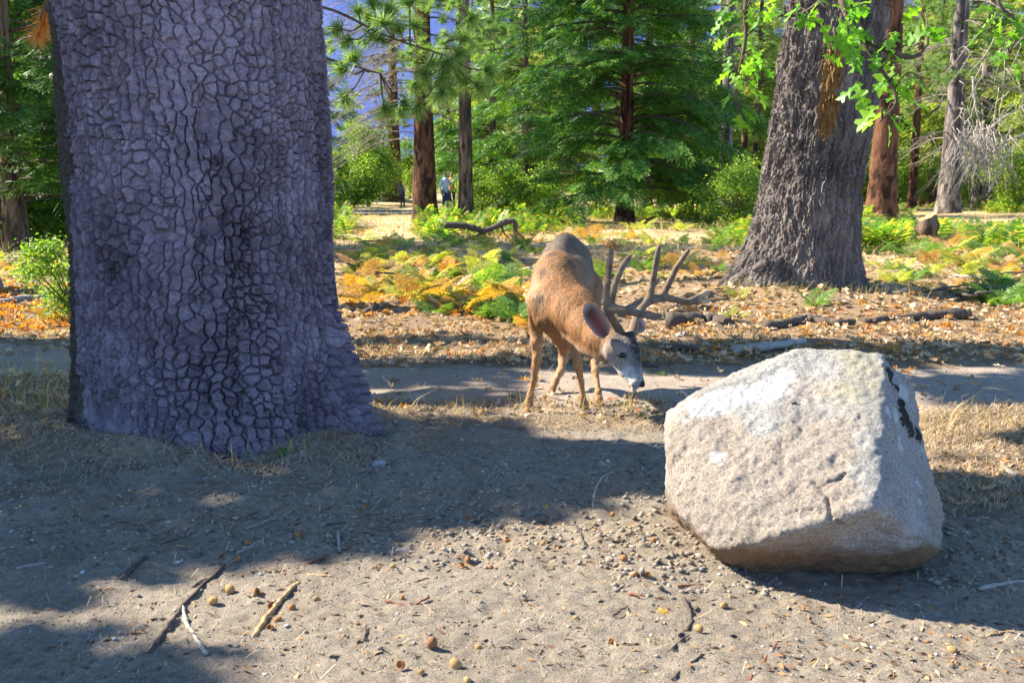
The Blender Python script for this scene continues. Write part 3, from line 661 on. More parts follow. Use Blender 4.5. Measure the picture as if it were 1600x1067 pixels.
# short coat: loose hairs lying back along the body
k_ = 26000; ar = np.linalg.norm(np.cross(V[Q[:, 2]] - V[Q[:, 0]], V[Q[:, 3]] - V[Q[:, 1]]), axis=1); fi = rng.choice(len(Q), k_, p=ar / ar.sum())
b1, b2 = rng.random((2, k_, 1)); P_ = (V[Q[fi, 0]] * (1 - b1) + V[Q[fi, 1]] * b1) * (1 - b2) + (V[Q[fi, 3]] * (1 - b1) + V[Q[fi, 2]] * b1) * b2
N_ = N[Q[fi, 0]]; lay = np.array([0.05, 0.45, -0.75]) + rng.normal(0, 0.28, (k_, 3)); lay = lay - N_ * (lay * N_).sum(1)[:, None]; lay /= np.linalg.norm(lay, axis=1)[:, None] + 1e-9
hd = lay + N_ * rng.uniform(0.10, 0.42, (k_, 1)); small = np.where((P_[:, 2] < 0.42) | ((P_[:, 0] > 0.48) & (P_[:, 2] < 0.60)), 0.45, 1.0)[:, None]
hl = rng.uniform(0.014, 0.026, (k_, 1)) * small; sd_ = np.cross(hd, N_); sd_ /= np.linalg.norm(sd_, axis=1)[:, None] + 1e-9
keep = ((C[Q[fi, 0]].sum(1) > 0.09) | (P_[:, 2] > 0.7)) & (np.linalg.norm(P_ - at(972, 555, 5.146), axis=1) > 0.034)
HV = np.stack([P_ - sd_ * 0.0011 - N_ * 0.001, P_ + sd_ * 0.0011 - N_ * 0.001, P_ + hd * hl], 1)[keep].reshape(-1, 3)
HC_ = np.repeat((C[Q[fi, 0]] * rng.uniform(0.65, 1.5, (k_, 1)))[keep], 3, 0)
o_ = child('fur', mesh('deer_fur', HV, np.arange(len(HV)).reshape(-1, 3), coat_m, False, {'coat': np.clip(HC_, 0.01, 0.9)})); o_['kind'] = 'stuff'
# antlers in velvet
m = Mat('velvet'); c = m.coords(); n1 = m.noise(120, 3, 0.7, c); n2 = m.noise(18, 3, 0.6, c)
col = m.ramp(n2, [(0.3, (0.11, 0.072, 0.045)), (0.7, (0.24, 0.165, 0.105))])
col = m.mix(m.attr('tip'), col, (0.60, 0.38, 0.22))
velvet_m = m.done(m.mix(0.5, col, m.ramp(n1, [(0.3, (0.7, 0.7, 0.7)), (0.7, (1.3, 1.3, 1.3))]), 'MULTIPLY'), 0.7, m.bump(n1, 0.004, 0.8), 0.25, sheen=0.15)
def antler(lines, lo, hi, tips):
    A = Sdf(lo, hi, 0.0052)
    for L in lines:
        P = spline([np.append(Dp(cx, cy, Yy), r) for cx, cy, Yy, r in L], 5)
        for a, b in zip(P[:-1], P[1:]): A.cone(a[:3], b[:3], a[3] * 0.9, b[3] * 0.88, 0.010, (0.5, 0.5, 0.5))
    V, Q, _ = A.build(); V = laplace(V, Q, 1, 0.5); N = vnormals(V, Q)
    V = V + N * (0.0014 * fbm(V[:, 0] * 50, V[:, 1] * 50, V[:, 2] * 50, 2, 411))[:, None]
    tip = np.zeros(len(V))
    for cx, cy, Yy in tips: tip = np.maximum(tip, sstep(0.075, 0.03, np.linalg.norm(V - Dp(cx, cy, Yy), axis=1)))
    child('antler', mesh('antler', V, Q, velvet_m, True, {'tip': tip}))
near = [[(650, 640, 5.28, 0.026), (625, 590, 5.23, 0.025), (592, 535, 5.21, 0.022), (575, 495, 5.16, 0.023), (572, 462, 5.13, 0.026)],
        [(572, 470, 5.13, 0.024), (556, 415, 5.12, 0.018), (566, 330, 5.13, 0.0165), (574, 250, 5.16, 0.0165), (584, 165, 5.18, 0.0125)],
        [(578, 462, 5.13, 0.022), (588, 415, 5.11, 0.0175), (608, 335, 5.10, 0.0165), (640, 260, 5.11, 0.0165), (682, 200, 5.11, 0.0115)],
        [(575, 470, 5.13, 0.028), (622, 480, 5.10, 0.023), (690, 492, 5.08, 0.0195), (770, 508, 5.08, 0.018), (840, 512, 5.10, 0.0135)],
        [(655, 485, 5.09, 0.021), (700, 460, 5.12, 0.017), (748, 420, 5.15, 0.010)]]
farr = [[(695, 600, 5.28, 0.026), (704, 555, 5.33, 0.024), (722, 505, 5.39, 0.021), (755, 455, 5.44, 0.022), (785, 428, 5.46, 0.024)],
        [(782, 430, 5.46, 0.022), (792, 375, 5.46, 0.019), (806, 300, 5.45, 0.017), (820, 220, 5.43, 0.0165), (832, 148, 5.42, 0.0125)],
        [(785, 425, 5.46, 0.022), (845, 408, 5.49, 0.020), (880, 350, 5.51, 0.0175), (925, 260, 5.50, 0.0165), (985, 172, 5.48, 0.0125)],
        [(790, 432, 5.46, 0.023), (860, 418, 5.50, 0.022), (940, 432, 5.53, 0.018), (1010, 440, 5.55, 0.0155), (1090, 438, 5.57, 0.0105)],
        [(985, 438, 5.54, 0.015), (1040, 410, 5.58, 0.0135), (1082, 382, 5.60, 0.0095)],
        [(812, 345, 5.46, 0.015), (830, 312, 5.50, 0.009)]]
antler(near, (0.28, 4.85, 0.50), (0.98, 5.30, 1.08), [(582, 175, 5.05), (680, 205, 4.98)])
antler(farr, (0.55, 5.15, 0.50), (1.30, 5.72, 1.12), [(1090, 438, 5.57), (1082, 382, 5.60)])
# ears: cupped leaves of skin
m = Mat('ear_skin'); ins = m.attr('inner')
ear_m = m.done(m.mix(ins, (0.30, 0.19, 0.12), m.mix(m.attr('rim'), m.ramp(m.attr('deep'), [(0.1, (0.16, 0.07, 0.055)), (0.45, (0.24, 0.075, 0.06)), (0.85, (0.07, 0.04, 0.032))]), (0.62, 0.54, 0.46))), 0.7, None, 0.25, 0.2, (0.45, 0.12, 0.08))
def ear(base, tip, open_dir, width):
    base, tip = np.array(base), np.array(tip); ax = tip - base; L = np.linalg.norm(ax); ax /= L
    od = np.array(open_dir, float); od -= ax * (od @ ax); od /= np.linalg.norm(od); sd = np.cross(ax, od)
    nu, nv = 15, 17; Vs = []; inner = []; rim = []; deep = []
    for layer in (0, 1):
        for j in range(nv):
            t = j / (nv - 1); w = width * max(0.0, 1 - abs(2 * t - 1.0) ** 2.4) ** 0.6 * (0.75 + 0.25 * t) + 0.010 * (1 - t) + 0.001
            for i in range(nu):
                u = i / (nu - 1) * 2 - 1; a = u * (1.35 - 0.55 * t)
                p = base + ax * L * t + sd * w * math.sin(a) / math.sin(1.35 - 0.55 * t) + od * (w * 0.75 * (1 - math.cos(a)) - 0.3 * w)
                Vs.append(p - od * (0.005 * layer) * (1 - 0.7 * abs(u) ** 4)); inner.append(1 - layer); rim.append(max(abs(u) ** 2.2, sstep(0.7, 1, t)) * 0.95); deep.append(t)
    g = grid_faces(nu, nv); n1_ = nu * nv
    F = np.concatenate([g, g[:, ::-1] + n1_]); bd = [j * nu for j in range(nv)]; b2 = [j * nu + nu - 1 for j in range(nv)]
    E = [[a, b, b + n1_, a + n1_] for a, b in zip(bd[1:], bd[:-1])] + [[a, b, b + n1_, a + n1_] for a, b in zip(b2[:-1], b2[1:])]
    E += [[(nv - 1) * nu + i + 1, (nv - 1) * nu + i, (nv - 1) * nu + i + n1_, (nv - 1) * nu + i + 1 + n1_] for i in range(nu - 1)]
    child('ear', mesh('ear', np.array(Vs), np.concatenate([F, np.array(E)]), ear_m, True, {'inner': np.array(inner, float), 'rim': np.array(rim, float), 'deep': np.array(deep, float)}))
ear(Dp(560, 618, 5.19), Dp(447, 452, 5.10), (0.25, -0.85, 0.25), 0.056)
ear(Dp(690, 575, 5.34), Dp(762, 545, 5.50), (0.6, -0.5, 0.3), 0.045)
# eyes
m = Mat('deer_eye'); eye_m = m.done((0.012, 0.008, 0.006), 0.08, None, 0.6)
def ball(c, r, n=14):
    th = np.linspace(0, math.pi, n); ph = np.linspace(0, 2 * math.pi, 2 * n, endpoint=False); PH, TH = np.meshgrid(ph, th)
    return np.array(c) + np.array(r) * np.stack([np.sin(TH) * np.cos(PH), np.sin(TH) * np.sin(PH), np.cos(TH)], -1).reshape(-1, 3), grid_faces(2 * n, n, True)
V_, F_ = ball(at(972, 555, 5.140), (0.0195, 0.014, 0.0155)); child('eye', mesh('eye', V_, F_, eye_m))
V_, F_ = ball(at(990, 549, 5.245), (0.012, 0.014, 0.012)); child('eye', mesh('eye', V_, F_, eye_m))

# ------------------------------------------------------------------ foliage tools
def frames(d, up=(0, 0, 1), roll=None):
    d = np.asarray(d, float); d = d / (np.linalg.norm(d, axis=1)[:, None] + 1e-9)
    u = np.broadcast_to(np.asarray(up, float), d.shape)
    sd = np.cross(u, d); l = np.linalg.norm(sd, axis=1)[:, None]; sd = np.where(l > 1e-4, sd / (l + 1e-9), [1, 0, 0])
    nn = np.cross(d, sd)
    if roll is not None:
        c, s_ = np.cos(roll)[:, None], np.sin(roll)[:, None]; sd, nn = sd * c + nn * s_, nn * c - sd * s_
    return np.stack([d, sd, nn], -1)
def scatter(TV, TF, P, R, S):
    V = np.einsum('mij,nj->mni', R, TV) * np.asarray(S)[:, None, None] + np.asarray(P)[:, None, :]
    F = TF[None] + (np.arange(len(P)) * len(TV))[:, None, None]
    return V.reshape(-1, 3), F.reshape(-1, TF.shape[1])
def rdir(n, zlo=-1, zhi=1):
    a = rng.uniform(0, 2 * math.pi, n); z = rng.uniform(zlo, zhi, n); r = np.sqrt(1 - z * z)
    return np.stack([r * np.cos(a), r * np.sin(a), z], 1)
def diamonds(base, d, nrm, L, W):
    """flat blades: base (n,3), direction, normal, length, width -> V, quads"""
    d = d / np.linalg.norm(d, axis=1)[:, None]; s_ = np.cross(nrm, d); s_ /= np.linalg.norm(s_, axis=1)[:, None] + 1e-9
    L = np.broadcast_to(L, len(base))[:, None]; W = np.broadcast_to(W, len(base))[:, None]
    V = np.stack([base, base + d * L * 0.45 + s_ * W, base + d * L, base + d * L * 0.45 - s_ * W], 1).reshape(-1, 3)
    return V, np.arange(len(V)).reshape(-1, 4)
def spray_template(seed):
    """one flat, forked spray of scale-leaved twigs, a unit long"""
    r = np.random.default_rng(seed); B = []; Dd = []; L = []
    for i in range(9):
        t = 0.08 + 0.86 * i / 9; sgn = 1 if i % 2 else -1
        a = sgn * (0.75 + 0.25 * r.random()); l = 0.42 * (1 - t) + 0.14
        o = np.array([t, 0, -0.12 * t * t]); dv = np.array([math.cos(a), math.sin(a), -0.15])
        B.append(o); Dd.append(dv); L.append(l)
        for k in range(4):
            tt = 0.25 + 0.19 * k; a2 = a - sgn * (0.6 if k % 2 else -0.55); B.append(o + dv * l * tt); Dd.append(np.array([math.cos(a2), math.sin(a2), -0.2 + 0.2 * r.random()])); L.append(l * (0.62 - 0.07 * k))
    B.append(np.array([0.8, 0, -0.08])); Dd.append(np.array([1, 0, -0.2])); L.append(0.28)
    B, Dd, L = np.array(B), np.array(Dd), np.array(L)
    return diamonds(B, Dd, np.tile([0.1, 0.1, 1.0], (len(B), 1)) + r.normal(0, 0.25, (len(B), 3)), L, 0.017 + 0.009 * r.random(len(B)))
SPR = [spray_template(k) for k in range(3)]
def limb_path(base, az, L, rise, droop, n=6):
    t = np.linspace(0, 1, n); h = np.array([math.cos(az), math.sin(az), 0])
    return np.array(base) + h * (L * t)[:, None] + np.array([0, 0, 1.0]) * (rise * L * t - droop * L * t * t + 0.10 * L * t ** 4)[:, None]
def conifer(h, z0, R, nbr, per, sc, seed, droop=0.35, bare=0.0):
    """-> crown mesh arrays, limb Acc"""
    r = np.random.default_rng(seed); P = []; Dv = []; S = []; limbs = Acc()
    for b in range(nbr):
        z = z0 + (h - z0) * (b + r.random()) / nbr; L = R(z) * (0.7 + 0.45 * r.random())
        az = r.uniform(0, 2 * math.pi)
        pth = limb_path((0, 0, z), az, L, 0.18 + 0.2 * r.random(), droop + 0.2 * r.random())
        add_tube(limbs, pth, np.linspace(0.02 + 0.008 * L, 0.006, len(pth)), 4)
        n = max(4, int(per * L / 2.2))
        t = r.uniform(0.1, 1.0, n) ** 0.85; idx = t * (len(pth) - 1); i0 = np.minimum(idx.astype(int), len(pth) - 2); f = (idx - i0)[:, None]
        p = pth[i0] * (1 - f) + pth[i0 + 1] * f; d = pth[i0 + 1] - pth[i0]; d /= np.linalg.norm(d, axis=1)[:, None]
        an = np.where(r.random(n) < 0.5, 1, -1) * r.uniform(0.3, 1.25, n) * (1.15 - t * 0.7); c, s_ = np.cos(an), np.sin(an)
        d2 = np.stack([d[:, 0] * c - d[:, 1] * s_, d[:, 0] * s_ + d[:, 1] * c, d[:, 2] - 0.12 - 0.3 * r.random(n)], 1)
        P.append(p + r.normal(0, 0.05, (n, 3))); Dv.append(d2); S.append(sc * (0.65 + 0.6 * r.random(n)))
    P, Dv, S = np.concatenate(P), np.concatenate(Dv), np.concatenate(S)
    Rm = frames(Dv, (0, 0, 1), r.normal(0, 0.5, len(P)))
    a = Acc(); k = r.integers(0, 3, len(P))
    for j in range(3):
        q = k == j; V, F = scatter(*SPR[j], P[q], Rm[q], S[q]); a.add(V, F)
    return a, limbs
def simple_trunk(h, r, seed, bend=0.0, n=14):
    z = np.concatenate([np.linspace(-0.3, 2.5, 26), np.linspace(2.7, h, 26)]); th = np.linspace(0, 2 * math.pi, 44, endpoint=False)
    TH, ZZ = np.meshgrid(th, z)
    R = r * (1 - 0.75 * np.clip(ZZ / h, 0, 1)) * (1 + 0.35 * np.exp(-np.clip(ZZ, 0, 9) / (1.2 * r + 0.15)))
    d, v, rr = bark_cells(TH * r, ZZ, 2 * math.pi * r / 18, 0.35, 0.0, 500 + seed)
    R = R * (1 + 0.10 * np.sqrt(np.clip(d / (0.06 * r), 0, 1)) + 0.03 * rr) * (1 + 0.05 * vnoise(TH * 1.5, ZZ * 0.8, s=seed))
    V = np.stack([R * np.cos(TH) + bend * ZZ, R * np.sin(TH), ZZ], -1).reshape(-1, 3)
    return V, grid_faces(44, len(z), True), rr.ravel()
def pine_bark(name, a, b):
    m = Mat(name); c = m.coords((1, 1, 0.16)); n = m.noise(7, 5, 0.75, c); n2 = m.noise(18, 4, 0.75, c)
    col = m.ramp(m.math('ADD', m.math('MULTIPLY', m.attr('tone'), 0.5), m.math('MULTIPLY', n, 0.6)), [(0.38, a), (0.62, b), (0.85, tuple(v * 1.35 for v in b))])
    col = m.mix(0.7, col, m.ramp(n2, [(0.38, (0.35, 0.33, 0.32)), (0.55, (1.1, 1.1, 1.1))]), 'MULTIPLY')
    return m.done(col, 0.9, m.bump(n2, 0.06, 0.9), 0.2)
RED = pine_bark('red_pine_bark', (0.045, 0.022, 0.015), (0.17, 0.078, 0.043))
BRN = pine_bark('brown_pine_bark', (0.055, 0.04, 0.03), (0.21, 0.145, 0.10))
GRYB = pine_bark('grey_pine_bark', (0.075, 0.062, 0.058), (0.25, 0.21, 0.19))
m = Mat('dead_twig'); c = m.coords(); TWG = m.done(m.ramp(m.noise(14, 3, 0.6, c), [(0.3, (0.16, 0.125, 0.095)), (0.7, (0.42, 0.36, 0.30))]), 0.9)
m = Mat('limb_bark'); c = m.coords(); LMB = m.done(m.ramp(m.noise(14, 3, 0.6, c), [(0.3, (0.05, 0.037, 0.028)), (0.7, (0.16, 0.115, 0.08))]), 0.9)
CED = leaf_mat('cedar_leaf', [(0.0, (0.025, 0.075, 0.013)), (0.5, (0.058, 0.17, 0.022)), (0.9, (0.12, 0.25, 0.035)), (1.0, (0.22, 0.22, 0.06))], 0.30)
CED2 = leaf_mat('conifer_leaf_painted_sun', [(0.0, (0.06, 0.11, 0.02)), (0.55, (0.22, 0.30, 0.06)), (1.0, (0.54, 0.53, 0.20))], 0.45)  # brighter, yellower leaf: sunlight on the far conifers put into the colour
BRO = leaf_mat('broad_leaf', [(0.0, (0.04, 0.11, 0.012)), (0.6, (0.15, 0.28, 0.035)), (1.0, (0.40, 0.44, 0.10))], 0.5)
PIN = leaf_mat('pine_needle', [(0.0, (0.07, 0.15, 0.04)), (0.6, (0.19, 0.31, 0.10)), (1.0, (0.36, 0.46, 0.20))], 0.45)
PIND = leaf_mat('dead_pine_needle', [(0.0, (0.35, 0.15, 0.04)), (1.0, (0.55, 0.27, 0.08))], 0.3)

def tree(name, x, y, label, trunk_me, crown_mes, group=None, rz=0.0, sc=1.0, cat='tree'):
    e = tag(empty(name, (x, y, Gz(x, y)), rz, sc), label, cat, group)
    if trunk_me: obj('trunk', trunk_me, e)
    for c_ in crown_mes:
        o = obj(c_[0], c_[1], e)
        if len(c_) > 2: o.material_slots[0].link = 'OBJECT'; o.material_slots[0].material = c_[2]
    return e
def trunk_mesh(h, r, seed, mat, bend=0.0):
    V, F, t = simple_trunk(h, r, seed, bend); return mesh('trunk', V, F, mat, True, {'tone': t})

# the big cedar in the middle
p = gp(976, 349); HC = (p[0], p[1])
aC, lC = conifer(13.5, 1.0, lambda z: 0.25 + 4.1 * np.clip((13.8 - z) / 10.5, 0, 1) ** 0.8 * (0.75 + 0.25 * min(1, z / 2.2)), 215, 13, 0.88, 11, 0.34)
tree('cedar_tree', *HC, 'broad dark green cedar with a reddish trunk, ferns growing at its foot', trunk_mesh(13, 0.27, 1, RED), [('crown', aC.mesh('cedar_crown', CED, False)), ('limbs', lC.mesh('cedar_limbs', LMB))])
# cedar and conifer variants for the forest behind
aA, lA = conifer(11, 0.5, lambda z: 0.2 + 2.7 * np.clip((11.2 - z) / 11, 0, 1) ** 0.9, 95, 17, 0.75, 21, 0.3)
aB, lB = conifer(12, 2.2, lambda z: 0.3 + 2.4 * np.clip((12.4 - z) / 10, 0, 1) ** 0.7, 70, 15, 0.85, 22, 0.45)
mA = aA.mesh('conifer_crown', CED, False); mB = aB.mesh('conifer_crown', CED2, False)
lA = lA.mesh('conifer_limbs', LMB); lB = lB.mesh('conifer_limbs', LMB)
tkA = trunk_mesh(11, 0.20, 2, BRN); tkB = trunk_mesh(12, 0.24, 3, GRYB)
# leafy broadleaved crown
def leafball(n, R, zc, zr, L, W, seed, clumps=26):
    r = np.random.default_rng(seed); c = r.normal(0, 1, (clumps, 3)); c /= np.linalg.norm(c, axis=1)[:, None]; c *= (r.random((clumps, 1)) ** 0.4)
    c = c * [R, R, zr] + [0, 0, zc]
    k = r.integers(0, clumps, n); P = c[k] + r.normal(0, 1, (n, 3)) * [R * 0.20, R * 0.20, zr * 0.14]
    d = r.normal(0, 1, (n, 3)) * [1, 1, 0.6] + [0, 0, -0.3]; nr = r.normal(0, 0.6, (n, 3)) + [-0.3, 0, 0.9]
    return diamonds(P, d, nr, L * r.uniform(0.6, 1.2, n), W * r.uniform(0.6, 1.2, n)), c
def broad(n, R, zc, zr, L, W, seed, mat):
    (V, F), c = leafball(n, R, zc, zr, L, W, seed); a = Acc()
    for q in c: add_tube(a, spline([(0, 0, max(0.2, zc - zr * 0.9)), (q[0] * 0.4, q[1] * 0.4, (zc - zr + q[2]) / 2), q], 3), np.linspace(0.04, 0.01, 7), 4)
    return mesh('leafy_crown', V, F, mat, False), a.mesh('limbs', LMB)
bA, bAl = broad(15000, 2.6, 4.2, 3.4, 0.22, 0.065, 31, BRO); bB, bBl = broad(7500, 1.6, 1.7, 1.5, 0.15, 0.042, 32, BRO)
tkC = trunk_mesh(6.5, 0.14, 4, GRYB)
forest = []
def fits(x, y, d):
    return all((x - a) ** 2 + (y - b) ** 2 > d * d for a, b in forest)
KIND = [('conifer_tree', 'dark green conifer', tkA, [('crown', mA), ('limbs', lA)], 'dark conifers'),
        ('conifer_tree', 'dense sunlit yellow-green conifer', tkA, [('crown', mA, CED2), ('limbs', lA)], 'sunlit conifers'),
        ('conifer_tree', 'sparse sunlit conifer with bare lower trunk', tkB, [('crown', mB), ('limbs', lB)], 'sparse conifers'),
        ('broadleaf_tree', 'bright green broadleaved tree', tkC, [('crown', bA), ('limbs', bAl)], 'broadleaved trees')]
def where(x, y):
    u = x / y
    if u < -0.30: return 'left of the great oak' if y < 40 else 'far behind the great oak'
    if u < -0.02: return 'behind the two pines by the dry meadow'
    if u < 0.22: return 'behind the broad dark cedar'
    if u < 0.37: return 'behind the ridged oak'
    return 'behind the bleached brush and the stump'
def plant_kind(k, x, y, rz, sc):
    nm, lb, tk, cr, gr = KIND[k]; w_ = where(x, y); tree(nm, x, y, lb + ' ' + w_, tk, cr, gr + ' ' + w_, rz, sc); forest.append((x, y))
for px, Y_, k, sc in [(600, 78, 1, 0.62), (575, 62, 3, 0.72), (555, 70, 1, 0.7), (640, 95, 3, 0.8), (700, 84, 1, 1.15), (770, 52, 0, 1.2), (745, 85, 3, 1.5), (820, 48, 0, 1.2), (860, 60, 1, 1.3), (1075, 46, 0, 1.15), (1120, 62, 1, 1.3), (1180, 55, 1, 1.2), (1230, 72, 3, 1.6),
                      (1010, 56, 0, 1.5), (1330, 62, 1, 1.2), (1410, 70, 3, 1.7), (1455, 62, 1, 1.1), (1530, 54, 2, 1.3), (1580, 60, 3, 1.5), (1640, 50, 1, 1.4), (1370, 78, 2, 1.7), (1510, 80, 1, 1.8), (20, 20.5, 0, 1.05), (85, 25, 0, 1.2), (-40, 24, 0, 1.2), (60, 34, 3, 1.1), (500, 48, 0, 0.8), (735, 105, 1, 1.7), (930, 75, 1, 1.9), (800, 80, 1, 1.9), (430, 90, 1, 1.6)]:
    p = gp(px, 300); d = ray(px, 300); x = d[0] / d[1] * Y_
    plant_kind(k, x, Y_, rng.uniform(0, 6.28), sc)
t_ = 0
while len(forest) < 66 and t_ < 3000:
    t_ += 1; Y_ = rng.uniform(64, 135); u = rng.uniform(-0.68, 0.72)
    if -0.215 < u < -0.055: continue                    # the gap with the blue mountain
    if fits(u * Y_, Y_, 4.0): plant_kind(int(rng.choice([1, 1, 1, 2, 3, 3])), u * Y_, Y_, rng.uniform(0, 6.28), rng.uniform(1.2, 2.0))
# low sunlit bushes
for i, (px, Y_, sc) in enumerate([(552, 46, 0.9), (575, 66, 1.1), (752, 37, 0.6), (780, 36, 0.6), (1150, 30, 0.6), (1190, 60, 1.2), (1400, 58, 1.1), (1440, 66, 1.2), (1530, 58, 1.0), (1590, 46, 0.9), (100, 9.6, 0.26), (1130, 40, 0.8), (820, 42, 0.7), (1345, 52, 1.0)]):
    d = ray(px, 300); x = d[0] / d[1] * Y_
    e = tag(empty('bush', (x, Y_, Gz(x, Y_)), rng.uniform(0, 6.28), sc), 'sunny bright green bush beside the great oak' if px == 100 else 'low bright green bush ' + where(x, Y_), 'bush', None if px == 100 else 'bushes ' + where(x, Y_))
    obj('foliage', bB, e); obj('stems', bBl, e)

# pines: bare stems with dead boughs
def dead_boughs(specs, seed, n_sub=5, rad=0.03):
    r = np.random.default_rng(seed); a = Acc(); add_tube(a, np.array([(0, 0, z_) for z_ in np.linspace(1.5, 10, 8)]), 0.05, 5)
    for (b, az, L, rise, droop) in specs:
        p = limb_path(b, az, L, rise, droop, 9); p = p + r.normal(0, 0.03 * L / 3, p.shape) * np.linspace(0, 1, 9)[:, None]
        add_tube(a, p, np.linspace(rad, 0.008, 9), 5)
        for k in range(n_sub):
            i = r.integers(2, 8); q = limb_path(p[i], az + r.uniform(-1.1, 1.1), L * r.uniform(0.25, 0.55), r.uniform(-0.3, 0.3), r.uniform(0.2, 0.7), 6)
            add_tube(a, q + r.normal(0, 0.03, q.shape), np.linspace(0.015, 0.005, 6), 4)
            for kk in range(3):
                j = r.integers(1, 5); w = limb_path(q[j], az + r.uniform(-1.6, 1.6), L * r.uniform(0.08, 0.22), r.uniform(-0.6, 0.4), 0.3, 4); add_tube(a, w, np.linspace(0.008, 0.003, 4), 3)
    return a
def needle_tuft(n, seed, L=1.0):
    r = np.random.default_rng(seed); d = r.normal(0, 1, (n, 3)); d /= np.linalg.norm(d, axis=1)[:, None]; d = d + [0.75, 0, 0.1]
    b = np.stack([r.uniform(-0.15, 0.25, n), np.zeros(n), np.zeros(n)], 1)
    d /= np.linalg.norm(d, axis=1)[:, None]; s_ = np.cross(d, r.normal(0, 1, (n, 3))); s_ /= np.linalg.norm(s_, axis=1)[:, None]
    l = L * r.uniform(0.75, 1.1, n)[:, None]; w = 0.024
    V = np.stack([b - s_ * w, b + s_ * w, b + d * l + [0, 0, -0.10]], 1).reshape(-1, 3); return V, np.arange(len(V)).reshape(-1, 3)
TUF = needle_tuft(120, 41)
pA = gp(664, 349); pB = gp(728, 350)
specs = [((0, 0, rng.uniform(2.2, 8.0)), math.pi + rng.uniform(-0.9, 0.9), rng.uniform(2.2, 4.4), 0.35, 0.75) for _ in range(34)] + [((0, 0, rng.uniform(2, 8)), rng.uniform(-1, 1), rng.uniform(1.0, 1.9), 0.3, 0.7) for _ in range(9)]
def pine_crown(n, z0, h, R, seed, size=0.3):
    r = np.random.default_rng(seed); P = []; Dv = []; a = Acc()
    for i in range(n):
        z = z0 + (h - z0) * (i + r.random()) / n; az = r.uniform(0, 6.28); L = R * (0.5 + 0.6 * r.random()) * (1.1 - 0.7 * (z - z0) / (h - z0))
        p = limb_path((0, 0, z), az, L, 0.1, 0.25, 6); add_tube(a, p, np.linspace(0.035, 0.01, 6), 4)
        for k in range(9):
            j = r.integers(2, 6); q = p[j] + r.normal(0, 0.28, 3) * [1, 1, 0.6]; P.append(q); Dv.append(q - p[max(0, j - 2)] + [0, 0, 0.25])
            add_tube(a, np.array([p[j], (p[j] + q) / 2 - [0, 0, 0.04], q]), (0.012, 0.009, 0.006), 3)
    P = np.array(P); V, F = scatter(*TUF, P, frames(np.array(Dv)), r.uniform(0.8, 1.2, len(P)) * size)
    return mesh('needles', V, F, PIN, False), a.mesh('boughs', LMB)
pc1, pl1 = pine_crown(26, 5.2, 14, 2.6, 51)
tree('pine_tree', pA[0], pA[1], 'thick red-barked pine with a tangle of bare dead boughs, dry meadow beside it', trunk_mesh(16, 0.36, 5, RED), [('dead_boughs', dead_boughs(specs, 61).mesh('dead_boughs', TWG)), ('crown', pc1), ('limbs', pl1)])
specs = [((0, 0, rng.uniform(3.0, 8.0)), rng.uniform(0, 6.28), rng.uniform(0.8, 1.8), 0.2, 0.6) for _ in range(12)]
pc2, pl2 = pine_crown(22, 5.5, 13, 2.2, 52)
tree('pine_tree', pB[0], pB[1], 'slender brown-barked pine standing between the red pine and the big cedar', trunk_mesh(15, 0.235, 6, BRN), [('dead_boughs', dead_boughs(specs, 62, 3, 0.02).mesh('dead_boughs', TWG)), ('crown', pc2), ('limbs', pl2)])
p = gp(1376, 341)
tree('pine_tree', p[0], p[1], 'big pine with dark red furrowed bark rising behind the ridged oak', trunk_mesh(19, 0.50, 7, RED, 0.018), [('crown', pc1), ('limbs', pl1)], None, 1.0)
p = gp(1481, 335)
specs = [((0, 0, rng.uniform(2.5, 9.5)), rng.uniform(0, 6.28), rng.uniform(1.4, 3.6), 0.3, 0.7) for _ in range(34)]
tree('pine_tree', p[0], p[1], 'straight grey-barked pine with bare drooping boughs near the split stump', trunk_mesh(19, 0.42, 8, GRYB), [('dead_boughs', dead_boughs(specs, 63, 5, 0.035).mesh('dead_boughs', TWG)), ('crown', pc2), ('limbs', pl2)], None, 2.0)
for px, py, r_, mat_, lb in [(1131, 345, 0.24, GRYB, 'thin grey trunk between the big cedar and the ridged oak'), (1160, 326, 0.20, BRN, 'thin brown trunk close by the ridged oak'), (1424, 328, 0.22, RED, 'thin orange-barked trunk in the far forest, left one of a close pair'),
                           (1438, 322, 0.26, RED, 'thin red-barked trunk in the far forest, paler one of a close pair'), (617, 316, 0.55, RED, 'far red-barked trunk at the end of the dry meadow'), (1456, 322, 0.35, GRYB, 'far grey trunk behind the split stump')]:
    p = gp(px, py); tree('pine_tree', p[0], p[1], lb, trunk_mesh(16, r_, int(px), mat_), [('crown', pc2), ('limbs', pl2)], None, px * 0.7)
